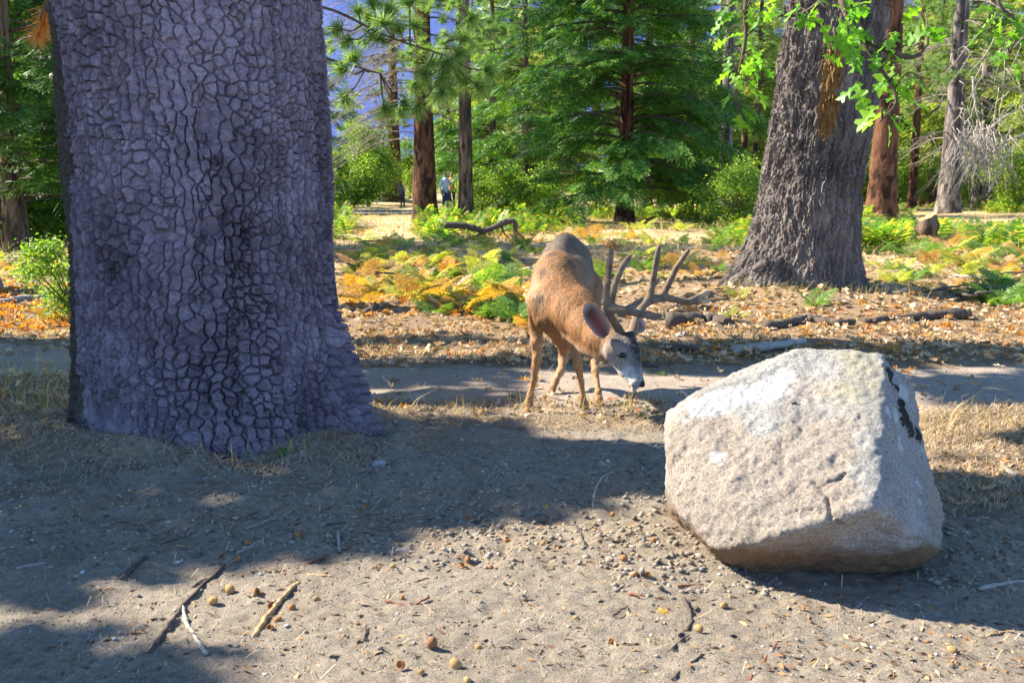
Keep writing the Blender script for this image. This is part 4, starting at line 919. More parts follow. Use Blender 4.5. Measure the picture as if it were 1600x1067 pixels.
# a pine hidden behind the great oak reaches out with sunlit tufts
hp = np.array([-3.95, 15.0]); e = tag(empty('pine_tree', (hp[0], hp[1], 0)), 'pine mostly hidden behind the great oak, its long-needled sunlit boughs reaching out', 'tree')
obj('trunk', trunk_mesh(13, 0.24, 71, BRN), e)
a = Acc(); P = []; Dv = []; r = np.random.default_rng(72)
tl = [(735, 62), (715, 85), (700, 100), (690, 118), (722, 122), (668, 118), (648, 130), (655, 165), (600, 168), (622, 172), (682, 148), (745, 132), (700, 135), (548, 62), (532, 45), (585, 12), (612, 22), (640, 8), (560, 20), (735, 25), (540, 150), (760, 110), (675, 100), (710, 110), (690, 140), (630, 160), (605, 20), (575, 30), (720, 65), (555, 95), (590, 60), (625, 50), (540, 110), (645, 40), (600, 40)]
cents = [at(px, py, 14.0 + 0.8 * r.random()) for px, py in tl]
mains = [[(0, 0, 3.9), (1.3, -0.6, 3.75), (2.2, -0.7, 3.35), (3.1, -0.8, 3.05)], [(0, 0, 3.4), (1.2, -0.5, 3.1), (2.1, -0.6, 2.85)], [(0, 0, 4.9), (1.5, -0.4, 5.0), (3.0, -0.6, 4.5), (3.4, -0.7, 3.9)], [(0, 0, 4.4), (1.0, -0.7, 4.2), (2.0, -0.9, 3.95)]]
mp = np.concatenate([spline(q, 8) for q in mains])
for q in mains: add_tube(a, spline(q, 6), np.linspace(0.03, 0.010, 6 * (len(q) - 1) + 1), 6)
for c in cents:
    c = c - [hp[0], hp[1], 0]; j = np.argmin(np.linalg.norm(mp - c - [0.25, 0, 0.0], axis=1)); b = mp[j]
    add_tube(a, spline([b, (b + c) / 2 - [0, 0, 0.06], c], 3), np.linspace(0.014, 0.008, 7), 4); P.append(c); Dv.append((c - b) + [0.1, -0.05, 0.06])
V, F = scatter(*TUF, np.array(P), frames(np.array(Dv)), r.uniform(0.22, 0.30, len(P)))
V2, F2 = scatter(*TUF, np.array(P), frames(np.array(Dv) + r.normal(0, 0.2, (len(P), 3))), r.uniform(0.2, 0.27, len(P)))
ac = Acc(); ac.add(V, F); ac.add(V2, F2); obj('needles', ac.mesh('needles', PIN, False), e); obj('boughs', a.mesh('boughs', LMB), e)
# brown tuft by the oak's other side
V, F = scatter(*TUF, np.array([at(66, 30, 12.0), at(60, 48, 12.0), at(72, 12, 12.0)]) - [hp[0], hp[1], 0], frames(np.array([[0.3, 0, -0.8], [0.2, 0, -1], [0.3, 0, -0.7]])), np.array([0.26, 0.24, 0.26]))
obj('dead_needles', mesh('dead_needles', V, F, PIND, False), e); a2 = Acc(); add_tube(a2, spline([np.array([0, 0, 4.9]), at(120, -90, 13.0) - [hp[0], hp[1], 0], at(72, 5, 12.0) - [hp[0], hp[1], 0], at(62, 45, 12.0) - [hp[0], hp[1], 0]], 5), np.linspace(0.05, 0.008, 16), 5); obj('dead_bough', a2.mesh('dead_bough', LMB), e)

# ------------------------------------------------------------------ oak leaves
def oak_leaf(seed, fold=0.25, curl=0.2):
    r = np.random.default_rng(seed)
    half = [(0.0, 0.012), (0.10, 0.03), (0.20, 0.17), (0.27, 0.19), (0.31, 0.07), (0.40, 0.10), (0.47, 0.30), (0.56, 0.34), (0.58, 0.13), (0.66, 0.13), (0.75, 0.29), (0.84, 0.27), (0.82, 0.10), (0.92, 0.11), (1.0, 0.0)]
    n = len(half); V = []; 
    for s_ in (1, 0, -1):
        for (x, w) in half:
            ww = w * (1 + 0.15 * r.normal()) * s_ * 0.95; xx = x + 0.015 * r.normal() * abs(s_)
            V.append((xx, ww, fold * abs(ww) - curl * xx * xx + 0.02 * r.normal() * abs(s_)))
    F = []
    for i in range(n - 1):
        F.append([i, n + i, n + i + 1, i + 1]); F.append([n + i, 2 * n + i, 2 * n + i + 1, n + i + 1])
    return np.array(V), np.array(F)
OLF = leaf_mat('oak_leaf', [(0.0, (0.055, 0.19, 0.012)), (0.6, (0.10, 0.29, 0.02)), (1.0, (0.20, 0.36, 0.03))], 0.5, 0.4)
leaf_me = [mesh('oak_leaf', *oak_leaf(80 + k, 0.2, 0.15 + 0.15 * k), OLF, False) for k in range(4)]
inv2 = Matrix.Identity(4)
def bough(paths, clusters, Yc, parent, size):
    """paths in world space; clusters of leaves at picture points, each leaf an object of its own"""
    a = Acc(); r = np.random.default_rng(int(Yc * 10))
    allp = np.concatenate([spline(q, 8) for q in paths])
    for q in paths:
        s_ = spline(q, 6); add_tube(a, s_, np.linspace(0.03, 0.008, len(s_)), 6)
    leaves = []
    for (px, py, n) in clusters:
        c = at(px, py, Yc + r.uniform(-0.5, 0.5)); j = np.argmin(np.linalg.norm(allp - c, axis=1)); b = allp[j]
        s_ = spline([b, (b + c) / 2 + [0, 0, 0.05], c], 3); add_tube(a, s_, np.linspace(0.008, 0.004, len(s_)), 4)
        for k in range(n):
            dv = np.array([r.normal(0, 1), r.normal(-0.3, 0.8), r.normal(-0.5, 0.4)]); leaves.append((c + r.normal(0, 0.035, 3), dv, size * r.uniform(0.7, 1.15)))
    br = obj('bough', a.mesh('bough', LMB), parent)
    P = np.array([l[0] for l in leaves]); Rm = frames(np.array([l[1] for l in leaves]), (0, 0, 1), r.normal(0, 0.6, len(leaves)))
    for i, l in enumerate(leaves):
        o = obj('leaf', leaf_me[i % 4], br); M = Matrix(Rm[i].tolist()).to_4x4() @ Matrix.Scale(l[2], 4); M.translation = Vector(P[i]); o.matrix_local = M
    return br
bt = np.array([T2[0] + 0.4, T2[1] - 0.4, 5.2])
bough([[bt, (3.0, 10.0, 4.3), at(1310, -20, 7.6), at(1345, 60, 7.3), at(1400, 150, 7.2), at(1375, 190, 7.2)], [at(1310, -20, 7.6), at(1260, 20, 7.4), at(1215, 25, 7.4)], [at(1345, 60, 7.3), at(1420, 90, 7.3), at(1450, 70, 7.3)]],
      [(1292, 15, 3), (1325, 45, 4), (1350, 25, 3), (1300, 75, 3), (1340, 85, 3), (1365, 70, 3), (1400, 115, 3), (1385, 100, 3), (1352, 130, 2), (1395, 130, 3), (1375, 160, 2), (1410, 150, 2), (1385, 180, 3), (1420, 60, 2), (1445, 20, 2), (1265, 25, 3), (1225, 15, 3), (1245, 5, 3), (1330, 5, 3), (1315, 25, 2), (1405, 55, 2), (1430, 115, 2), (1460, 50, 2)], 7.3, oak2, 0.20)
bough([[bt, (2.6, 10.2, 4.6), at(1170, -30, 8.6), at(1165, 60, 8.5), at(1150, 150, 8.5), at(1165, 190, 8.5)]],
      [(1150, 20, 3), (1180, 10, 3), (1135, 50, 2), (1165, 55, 3), (1190, 55, 2), (1145, 85, 2), (1170, 95, 3), (1140, 115, 2), (1160, 130, 3), (1145, 150, 2), (1165, 165, 3), (1150, 185, 2), (1180, 140, 2), (1195, 90, 2)], 8.5, oak2, 0.17)
bough([[bt + [0.4, 0, 1], (6.0, 11.5, 5.0), at(1560, -30, 10.5), at(1590, 40, 10.4), at(1575, 90, 10.4)]], [(1530, 20, 3), (1555, 10, 3), (1580, 30, 3), (1595, 60, 3), (1570, 80, 3), (1590, 95, 2), (1545, 45, 2), (1560, 90, 2)], 10.4, oak2, 0.19)

# ------------------------------------------------------------------ unseen oaks left of the view, crowns shaped to cast the wanted shade
def lit(u, v):  # mask of wanted sun; crown leaves that would shade it are dropped
    w = v + SLOPE * u
    a = (v < np.interp(u, [-4, -1.55, -0.45, 0.6, 1.5, 4], [2.9, 3.12, 3.45, 3.95, 4.05, 3.9])) & ~((v < 2.72) & (u < -0.80))
    a |= (u > 0.0) & (u < 2.7) & (w > 5.0) & (w < 7.5)
    a |= (v > 7.58) & (v < 8.28) & (u > -1.5) & (u < 0.3)
    a |= (v > 5.42) & (v < 5.86) & (u > -1.0) & (u < 0.1)
    a |= (np.abs(v - 6.52 - 0.05 * u) < 0.13) & (u > -1.2) & (u < 0.1)
    a |= (v > 5.05) & (v < 5.78) & (u > 1.9) & (u < 3.6)
    a |= (v > 6.6) & (v < 7.3) & (u > 2.5) & (fbm(u * 2, v * 3, o=2, s=601) > -0.1)
    a |= (v > 8.15) & (u > 0.2) & (fbm(u * 0.9, v * 1.5, o=2, s=602) > -0.4)
    a |= (v > 8.6) & (fbm(u * 0.8, v * 1.3, o=2, s=603) > -0.65)
    a |= (u < -2.2) & (v > 8.1)
    return a
kx, ky = -SUN[0] / SUN[2], -SUN[1] / SUN[2]
n = 26000; u = rng.uniform(-4.6, 4.2, n); v = rng.uniform(1.2, 13, n)
edge_blur = rng.normal(0, 0.035, (2, n)); ok = ~lit(u + edge_blur[0], v + edge_blur[1]); u, v = u[ok], v[ok]
z = rng.uniform(4.4, 8.6, len(u)) + 1.4 * sstep(8, 11, v)
P = np.stack([u - kx * z, v - ky * z, z], 1); k = rng.permutation(len(P))[:11500]; P = P[k]
hid = (P[:, 2] > 1.3 + 0.20 * P[:, 1] + 0.4) | (P[:, 0] < -0.56 * P[:, 1] - 0.5); P = P[hid]
TR = np.array([[-7.6, 7.3], [-9.6, 9.9], [-10.5, 6.0], [-6.9, 12.4]])
own = np.argmin(((P[:, None, :2] - TR[None]) ** 2).sum(-1), 1)
shade_m = leaf_mat('shade_oak_leaf', [(0.0, (0.04, 0.12, 0.012)), (1.0, (0.10, 0.22, 0.03))], 0.12)
lbl = ['unseen oak by the path, crown shaped to shade the great oak', 'unseen oak farther along the path, crown shaped for shade', 'unseen oak standing back from the path, crown shaped for shade', 'unseen oak beyond the path, crown shaped for shade']
for i, (x, y) in enumerate(TR):
    e = tag(empty('oak_tree', (x, y, 0)), lbl[i], 'tree'); obj('trunk', trunk_mesh(7.5, 0.34, 90 + i, GRYB), e)
    Q = P[own == i] - [x, y, 0]
    V, F = diamonds(Q, rdir(len(Q), -0.6, 0.3), rng.normal(0, 0.35, (len(Q), 3)) + SUN, 0.20, 0.09)
    obj('crown', mesh('leafy_crown', V, F, shade_m, False), e)
    a = Acc(); add_tube(a, np.array([(0.1, 0.1, 4.0), (0.3, 0.2, 6.0), (0.5, 0.5, 7.8)]), (0.12, 0.08, 0.03), 6)
    for q in Q[:: max(1, len(Q) // 30)]:
        b = np.array([0, 0, min(7.0, max(2.8, q[2] - 1.5))]); S = spline([b, b * 0.6 + q * 0.4 + [0, 0, 0.5], q], 4); g_ = S + [x, y, 0]; add_tube(a, S, np.linspace(0.05, 0.012, 9), 5) if not lit(g_[:, 0] + kx * g_[:, 2], g_[:, 1] + ky * g_[:, 2])[2:].any() else None
    obj('limbs', a.mesh('limbs', LMB), e)
# the great oaks' own crowns, high above the view
for i, (e, t, r_) in enumerate(((oak1, T1 + [-0.15, 0.1], 8.6), (oak2, T2 + [0.6, 0], 10.6))):
    (V, F), c = leafball(5000, 3.6, r_ + 2.0, 2.2, 0.3, 0.1, 95 + i); V = V + [t[0], t[1], 0]
    obj('crown', mesh('leafy_crown', V, F, BRO, False), e); a = Acc()
    for q in c: add_tube(a, spline([(t[0], t[1], r_ - 1.2), (t[0] + q[0] * 0.4, t[1] + q[1] * 0.4, r_ + 0.5), q + [t[0], t[1], 0]], 4), np.linspace(0.16, 0.02, 9), 6)
    obj('limbs', a.mesh('limbs', LMB), e)

# ------------------------------------------------------------------ bracken
def frond(seed, n=9, m_=6):
    r = np.random.default_rng(seed); B = []; Dv = []; L = []; W = []
    arch = lambda t: np.array([t, 0, 0.35 * t - 0.42 * t * t])
    for i in range(n):
        t = 0.16 + 0.80 * (i / n) ** 0.9; l = 0.40 * (1 - (i / n)) ** 0.85 * (0.9 + 0.2 * r.random()) + 0.035
        for s_ in (-1, 1):
            a = s_ * (1.12 - 0.35 * t + 0.08 * r.normal()); dv = np.array([math.cos(a), math.sin(a), -0.12 + 0.1 * r.normal()]); o = arch(t)
            for k in range(m_):
                q = 0.08 + 0.84 * k / m_; ll = 0.105 * l / 0.4 * (1 - 0.75 * q) + 0.018
                for s2 in (-1, 1):
                    a2 = a + s2 * 1.05; B.append(o + dv * l * q - np.array([0, 0, 0.10 * l * q * q])); Dv.append([math.cos(a2), math.sin(a2), -0.15]); L.append(ll * 1.25); W.append(0.20 * ll + 0.004)
            B.append(o + dv * l * 0.85); Dv.append(dv); L.append(0.2 * l); W.append(0.010)
    V, F = diamonds(np.array(B), np.array(Dv), np.tile([0, 0, 1.0], (len(B), 1)) + r.normal(0, 0.2, (len(B), 3)), np.array(L), np.array(W))
    a = Acc(); a.add(V, F); add_tube(a, np.array([arch(t) for t in np.linspace(-0.02, 0.97, 7)]) - [0, 0, 0.002], np.linspace(0.008, 0.003, 7), 3)
    return a.mesh('frond', None, False)
FR = [frond(k) for k in range(4)]
FG = leaf_mat('fern_green', [(0.0, (0.07, 0.16, 0.035)), (1.0, (0.20, 0.31, 0.07))], 0.45)
FY = leaf_mat('fern_yellow_green', [(0.0, (0.22, 0.29, 0.06)), (0.7, (0.42, 0.44, 0.10)), (1.0, (0.58, 0.48, 0.16))], 0.45)
FO = leaf_mat('fern_golden', [(0.0, (0.42, 0.26, 0.05)), (1.0, (0.62, 0.36, 0.07))], 0.4)
FB = leaf_mat('fern_rust', [(0.0, (0.34, 0.18, 0.08)), (1.0, (0.58, 0.38, 0.20))], 0.3)
for f_ in FR: f_.materials.append(FG)
KF = [(FG, 'fresh green bracken fern', 'green ferns'), (FY, 'yellow-green bracken fern', 'yellowing ferns'),
      (FO, 'golden dying bracken fern', 'golden ferns'), (FB, 'rust-brown withered bracken fern', 'withered ferns')]
def fern(x, y, k, size, nfr, rz, label=None, upright=0.75, group=None):
    e = tag(empty('fern', (x, y, Gz(x, y) - 0.01), rz), label, 'fern', group)
    for i in range(nfr):
        o = obj('frond', FR[int(rng.integers(4))], e, (rng.normal(0, 0.03), rng.normal(0, 0.03), 0.0), None, size * 0.92 * rng.uniform(0.65, 1.15))
        o.rotation_euler = (rng.normal(0, 0.2), -rng.uniform(0.35, 1.0) * upright, i * 6.28 / nfr + rng.normal(0, 0.3))
        o.material_slots[0].link = 'OBJECT'; o.material_slots[0].material = KF[k][0]
def fern_zone(where_, n, x0, x1, y0, y1, wts, smin=0.35, smax=0.7):
    for _ in range(n):
        px, py = rng.uniform(x0, x1), rng.uniform(y0, y1); p = gp(px, py)
        if np.hypot(p[0] - T2[0], p[1] - T2[1]) < 1.15 or np.hypot(p[0] - T1[0], p[1] - T1[1]) < 1.0: continue
        k = int(rng.choice(4, p=wts)); fern(p[0], p[1], k, rng.uniform(smin, smax), int(rng.integers(3, 6)), rng.uniform(0, 6.28), KF[k][1] + ' ' + where_, 0.75, KF[k][2] + ' ' + where_)
fern_zone('between the great oak and the deer', 48, 545, 700, 405, 475, (0.15, 0.45, 0.25, 0.15), 0.35, 0.6)
fern_zone('on the leaf bank beside the deer', 36, 690, 835, 415, 492, (0.45, 0.25, 0.15, 0.15), 0.35, 0.6)
fern_zone('under the two pines', 34, 540, 840, 360, 405, (0.3, 0.4, 0.2, 0.1))
fern_zone('between the antlers and the ridged oak', 34, 925, 1130, 370, 440, (0.35, 0.40, 0.10, 0.15), 0.3, 0.6)
fern_zone('at the foot of the broad cedar', 18, 880, 1150, 345, 375, (0.7, 0.2, 0.05, 0.05), 0.45, 0.85)
fern_zone('round the split stump', 54, 1355, 1640, 350, 425, (0.62, 0.28, 0.05, 0.05), 0.4, 0.8)
fern_zone('near the long dark root', 18, 1500, 1640, 420, 480, (0.5, 0.35, 0.15, 0.0), 0.35, 0.6)
fern_zone('on the leaves right of the ridged oak', 14, 1370, 1500, 400, 450, (0.5, 0.35, 0.05, 0.1), 0.25, 0.45)
fern_zone('left of the great oak', 12, -20, 115, 380, 440, (0.3, 0.5, 0.15, 0.05), 0.3, 0.5)
for px, py, k, s_, nf, lb in [(1272, 482, 0, 0.36, 5, 'small fresh green fern before the foot of the ridged oak'), (1158, 470, 1, 0.30, 4, 'small pale fern at the flared root of the ridged oak'), (1145, 500, 1, 0.2, 4, 'tiny pale fern sprig beside the dark log'), (90, 505, 2, 0.30, 5, 'golden fern lying among orange leaves beside the great oak'),
                              (800, 505, 0, 0.50, 6, 'bright green fern just behind the deer'), (825, 512, 2, 0.32, 4, 'golden fern by the legs of the deer'), (765, 495, 0, 0.46, 6, 'broad green fern leaning over the dead leaves near the deer'), (690, 490, 0, 0.42, 5, 'dark green fern on the leaf bank beyond the path'), (1455, 430, 1, 0.30, 3, 'single yellow fern upright below the split stump')]:
    p = gp(px, py); fern(p[0], p[1], k, s_, nf, rng.uniform(0, 6.28), lb, 1.15 if 'upright' in lb else 0.8)

# far undergrowth: too many to count
mini = diamonds(np.array([[0.1 * i, 0, 0.05 * i - 0.004 * i * i] for i in range(8) for s_ in (-1, 1)]), np.array([[0.6, s_, -0.1] for i in range(8) for s_ in (-1, 1)]), np.tile([0, 0, 1.0], (16, 1)), np.array([0.42 * (1 - i / 9) + 0.05 for i in range(8) for s_ in (-1, 1)]), 0.055)
def strew(n, x0, x1, y0, y1, pred=None):
    """points on the ground, even in the picture"""
    out = []
    while len(out) < n:
        k = n; px, py = rng.uniform(x0, x1, k), rng.uniform(y0, y1, k)
        X_ = (px - 800) / FPX; Yc = -(py - 533.5) / FPX; dy = math.cos(PITCH) + Yc * math.sin(PITCH); dz = -math.sin(PITCH) + Yc * math.cos(PITCH)
        t = -CAMH / dz; x, y = X_ * t, dy * t
        okm = (np.hypot(x - T1[0], (y - T1[1]) / 0.6) > 0.79) & (np.hypot(x - T2[0], y - T2[1]) > 0.85) & (np.hypot(x - 1.02, y - 3.45) > 0.34)
        if pred is not None: okm &= pred(x, y)
        out += list(zip(x[okm], y[okm]))
    o = np.array(out[:n]); return np.column_stack([o, H(o[:, 0], o[:, 1])])
UG = leaf_mat('undergrowth', [(0.0, (0.05, 0.15, 0.02)), (0.5, (0.15, 0.26, 0.04)), (0.85, (0.34, 0.36, 0.06)), (1.0, (0.5, 0.3, 0.08))], 0.45)
Pu = strew(2200, -40, 1640, 327, 395, lambda x, y: (fbm(x * 0.25, y * 0.15, o=2, s=611) > -0.15) & ~((x / y > -0.165) & (x / y < -0.09) & (y > 24)) & ~((x / y > 0.385) & (x / y < 0.455) & (y < 23)) & ~((x / y > -0.08) & (x / y < 0.03) & (y > 17) & (y < 26)))
V, F = scatter(*mini, np.repeat(Pu, 2, 0), frames(rdir(len(Pu) * 2, 0.1, 0.8)), rng.uniform(0.4, 1.0, len(Pu) * 2))
stuff(obj('undergrowth', mesh('undergrowth', V, F, UG, False)), 'low fern undergrowth spreading under the far trees', 'undergrowth')
GR = leaf_mat('dry_grass', [(0.0, (0.36, 0.26, 0.11)), (0.6, (0.55, 0.42, 0.2)), (1.0, (0.42, 0.40, 0.14))], 0.3)
def grass(P, h, w, lean, mat, name, label):
    n = len(P); a = rng.uniform(0, 6.28, n); s_ = np.stack([np.cos(a), np.sin(a), 0 * a], 1) * np.broadcast_to(w, n)[:, None]; l = rng.normal(0, 1, (n, 3)) * [1, 1, 0] * lean
    hh = np.broadcast_to(h, n) * rng.uniform(0.5, 1.2, n); tip = P + l * hh[:, None] + np.stack([0 * a, 0 * a, hh], 1); mid = P + l * hh[:, None] * 0.35 + np.stack([0 * a, 0 * a, hh * 0.55], 1)
    V = np.stack([P - s_, P + s_, mid + s_ * 0.8, mid - s_ * 0.8, tip], 1).reshape(-1, 3); b = np.arange(n)[:, None] * 5
    me = mesh(name, V, [b + [0, 1, 2, 3], b + [3, 2, 4]], mat, False); o = obj(name, me); stuff(o, label, 'grass'); return o
grass(np.concatenate([strew(9000, -40, 1640, 312, 362), strew(4500, -40, 1640, 345, 400)]), 0.26, 0.007, 0.7, GR, 'dry_grass', 'dry golden meadow grass under the far trees')
Pg = np.concatenate([strew(700, 1130, 1480, 440, 475), strew(90, 590, 1040, 618, 652), strew(200, 0, 115, 560, 660), strew(10, 300, 480, 695, 725), strew(60, 1440, 1600, 640, 690), strew(160, 560, 800, 350, 400)])
grass(Pg, 0.14, 0.0022, 0.55, GR, 'dry_stalks', 'thin dry grass stalks along the path edge and round the oaks')

# ------------------------------------------------------------------ fallen leaves, needles, gravel
def small_leaf(seed, curl, half=((0.0, 0.02), (0.20, 0.19), (0.34, 0.07), (0.52, 0.29), (0.66, 0.10), (0.84, 0.20), (1.0, 0.01))):
    r = np.random.default_rng(seed); n = len(half); V = []
    for s_ in (1, 0, -1):
        for x, w in half:
            ww = w * s_ * (1 + 0.2 * r.normal()); V.append((x - 0.5, ww, curl * (ww * ww * 4 + (x - 0.5) ** 2) + 0.05 * r.normal()))
    F = [[i, n + i, n + i + 1, i + 1] for i in range(n - 1)] + [[n + i, 2 * n + i, 2 * n + i + 1, n + i + 1] for i in range(n - 1)]
    return np.array(V), np.array(F)
SL = [small_leaf(k, c_) for k, c_ in enumerate((0.15, 0.6, 1.1, -0.8))]
SLF = [small_leaf(k + 9, c_, ((0.0, 0.02), (0.3, 0.22), (0.62, 0.27), (1.0, 0.01))) for k, c_ in enumerate((0.15, 0.6, 1.1, -0.8))]
LIT = leaf_mat('fallen_leaf', [(0.0, (0.20, 0.125, 0.075)), (0.28, (0.40, 0.26, 0.15)), (0.6, (0.56, 0.41, 0.27)), (0.85, (0.70, 0.55, 0.39)), (0.94, (0.50, 0.19, 0.05)), (1.0, (0.56, 0.27, 0.06))], 0.15, 0.7, 0.25)
farbank = lambda x, y: y > np.interp(x, FAR_X, FAR_Y) - 0.25 + 0.25 * rng.normal(size=x.shape)
PLt = np.concatenate([strew(9600, -60, 1660, 395, 565, farbank), strew(4200, -60, 1660, 355, 415), strew(110, 585, 1050, 615, 655), strew(260, -40, 118, 585, 700), strew(260, 1460, 1640, 640, 790), strew(160, 0, 1600, 560, 640), strew(110, 0, 1600, 690, 900)])
sz = rng.uniform(0.05, 0.105, len(PLt)) * np.clip(PLt[:, 1] / 7.5, 0.6, 1.0); sz[-110:] *= 0.45
PLt[:, 2] += sz * rng.uniform(0.02, 0.35, len(PLt)) + np.where(path_in(PLt[:, 0], PLt[:, 1]) > 0, 0.014, 0)
a = Acc(); k = rng.integers(0, 4, len(PLt)); Rm = frames(rdir(len(PLt), -0.35, 0.35), (0, 0, 1), rng.normal(0, 0.55, len(PLt)))
for j in range(4):
    for T_, q in ((SL[j], (k == j) & (PLt[:, 1] < 10)), (SLF[j], (k == j) & (PLt[:, 1] >= 10))):
        V, F = scatter(*T_, PLt[q], Rm[q], sz[q] * np.where(PLt[q, 1] > 10, 1.25, 1.0)); a.add(V, F)
stuff(obj('leaf_litter', a.mesh('leaf_litter', LIT, False)), 'brown and tan fallen oak leaves carpeting the forest floor', 'leaves')
ORL = leaf_mat('orange_leaf', [(0.0, (0.55, 0.20, 0.035)), (1.0, (0.66, 0.34, 0.07))], 0.3)
PL2 = np.concatenate([strew(260, -30, 115, 440, 525), strew(150, 560, 840, 400, 500), strew(60, 1060, 1600, 480, 560)]); PL2[:, 2] += 0.03
V, F = scatter(*SL[1], PL2, frames(rdir(len(PL2), -0.4, 0.4), (0, 0, 1), rng.normal(0, 0.6, len(PL2))), rng.uniform(0.07, 0.13, len(PL2)))
stuff(obj('orange_leaves', mesh('orange_leaves', V, F, ORL, False)), 'bright orange fallen leaves scattered over the brown ones', 'leaves')
# pine needles and straw lying about
def straw(P, L, w):
    n = len(P); a_ = rng.uniform(0, 6.28, n); d = np.stack([np.cos(a_), np.sin(a_), rng.normal(0, 0.13, n)], 1); s_ = np.stack([-np.sin(a_), np.cos(a_), 0 * a_], 1) * w
    l = (L * rng.uniform(0.4, 1.2, n))[:, None]; lift = np.stack([0 * a_, 0 * a_, rng.uniform(0.0, 0.03, n)], 1); b = P + lift * 0.3 + [0, 0, 0.003]
    V = np.stack([b - d * l * 0.5 - s_, b - d * l * 0.5 + s_, b + lift + s_, b + lift - s_, b + d * l * 0.5 + s_ + s_[:, [1, 0, 2]] * 4, b + d * l * 0.5 - s_ + s_[:, [1, 0, 2]] * 4], 1).reshape(-1, 3)
    k = np.arange(n)[:, None] * 6; return V, np.concatenate([k + [0, 1, 2, 3], k + [3, 2, 4, 5]])
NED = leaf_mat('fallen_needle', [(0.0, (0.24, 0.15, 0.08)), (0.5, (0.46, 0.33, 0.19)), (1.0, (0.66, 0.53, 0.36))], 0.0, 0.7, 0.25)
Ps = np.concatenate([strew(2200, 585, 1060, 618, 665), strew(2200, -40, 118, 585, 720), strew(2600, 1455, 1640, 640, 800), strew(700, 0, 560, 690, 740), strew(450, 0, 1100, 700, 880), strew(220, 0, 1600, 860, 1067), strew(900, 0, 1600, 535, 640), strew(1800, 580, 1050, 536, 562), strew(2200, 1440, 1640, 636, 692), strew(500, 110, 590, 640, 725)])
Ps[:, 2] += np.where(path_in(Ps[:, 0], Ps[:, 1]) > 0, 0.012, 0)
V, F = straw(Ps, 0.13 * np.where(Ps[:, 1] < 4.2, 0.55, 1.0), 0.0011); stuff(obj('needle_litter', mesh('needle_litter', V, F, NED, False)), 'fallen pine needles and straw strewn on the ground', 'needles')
CHP = leaf_mat('bark_crumb', [(0.0, (0.06, 0.04, 0.03)), (0.45, (0.20, 0.11, 0.06)), (0.8, (0.40, 0.22, 0.09)), (1.0, (0.58, 0.42, 0.22))], 0.0, 0.8, 0.2)
Pc = np.concatenate([strew(1500, 0, 1600, 700, 1067), strew(500, 300, 1000, 780, 900), strew(300, 1200, 1600, 940, 1067), strew(700, 110, 600, 640, 735)]); Pc[:, 2] += 0.003
V, F = scatter(*diamonds(np.array([[-0.5, 0, 0.0]]), np.array([[1.0, 0, 0]]), np.array([[0, 0.3, 1.0]]), 1.0, 0.17), Pc, frames(rdir(len(Pc), -0.15, 0.3), (0, 0, 1), rng.normal(0, 0.5, len(Pc))), rng.uniform(0.008, 0.035, len(Pc)))
stuff(obj('bark_crumbs', mesh('bark_crumbs', V, F, CHP, False)), 'small bark chips and seed scales strewn over the sand', 'debris')
bm = bmesh.new(); bmesh.ops.create_icosphere(bm, subdivisions=1, radius=0.5); IV = np.array([v_.co[:] for v_ in bm.verts]); IF = np.array([[q.index for q in f.verts] for f in bm.faces]); bm.free()
m = Mat('gravel'); isl = m.n('NewGeometry').outputs['Random Per Island']
GRV = m.done(m.ramp(isl, [(0.0, (0.10, 0.09, 0.085)), (0.5, (0.27, 0.235, 0.20)), (0.85, (0.40, 0.36, 0.31)), (1.0, (0.62, 0.59, 0.55))]), 0.85)
Pg = np.concatenate([strew(3600, -20, 1620, 690, 1067), strew(900, 560, 1100, 660, 800), strew(700, -20, 1620, 555, 640)]); n = len(Pg)
sz = rng.uniform(0.004, 0.010, n) * np.where(rng.random(n) < 0.06, 2.2, 1.0) * np.clip(Pg[:, 1] / 3.2, 0.8, 1.6); Pg[:, 2] += sz * 0.1 + np.where(path_in(Pg[:, 0], Pg[:, 1]) > 0, 0.012, 0)
a = Acc()
for j in range(4):
    q = np.arange(n) % 4 == j; V, F = scatter(IV * (1 + 0.3 * rng.normal(size=(len(IV), 1))) * [1, 0.8, 0.6], IF, Pg[q], frames(rdir(q.sum(), -0.2, 0.2), (0, 0, 1), rng.normal(0, 0.4, q.sum())), sz[q]); a.add(V, F)
stuff(obj('gravel', a.mesh('gravel', GRV, True)), 'fine gravel and crumbs of earth scattered on the sand', 'gravel')

CLM = Mat('earth_clod'); CLM = CLM.done(CLM.ramp(CLM.n('NewGeometry').outputs['Random Per Island'], [(0.0, (0.15, 0.125, 0.10)), (1.0, (0.36, 0.31, 0.25))]), 0.95, CLM.bump(CLM.noise(150, 3, 0.7, CLM.coords()), 0.004, 0.9))
Pk = np.concatenate([strew(1300, -20, 1100, 690, 860), strew(260, 560, 1100, 780, 900), strew(220, 1440, 1620, 780, 930), strew(200, 950, 1250, 840, 940), strew(300, 100, 600, 690, 740)]); n = len(Pk); sz = rng.uniform(0.010, 0.030, n); Pk[:, 2] += sz * 0.05
a = Acc()
for j in range(4):
    q = np.arange(n) % 4 == j; V, F = scatter(IV * (1 + 0.3 * rng.normal(size=(len(IV), 1))) * [1, 0.85, 0.5], IF, Pk[q], frames(rdir(q.sum(), -0.2, 0.2), (0, 0, 1), rng.normal(0, 0.4, q.sum())), sz[q]); a.add(V, F)
stuff(obj('earth_clods', a.mesh('earth_clods', CLM, True)), 'small clods of trodden earth on the shaded sand', 'earth')

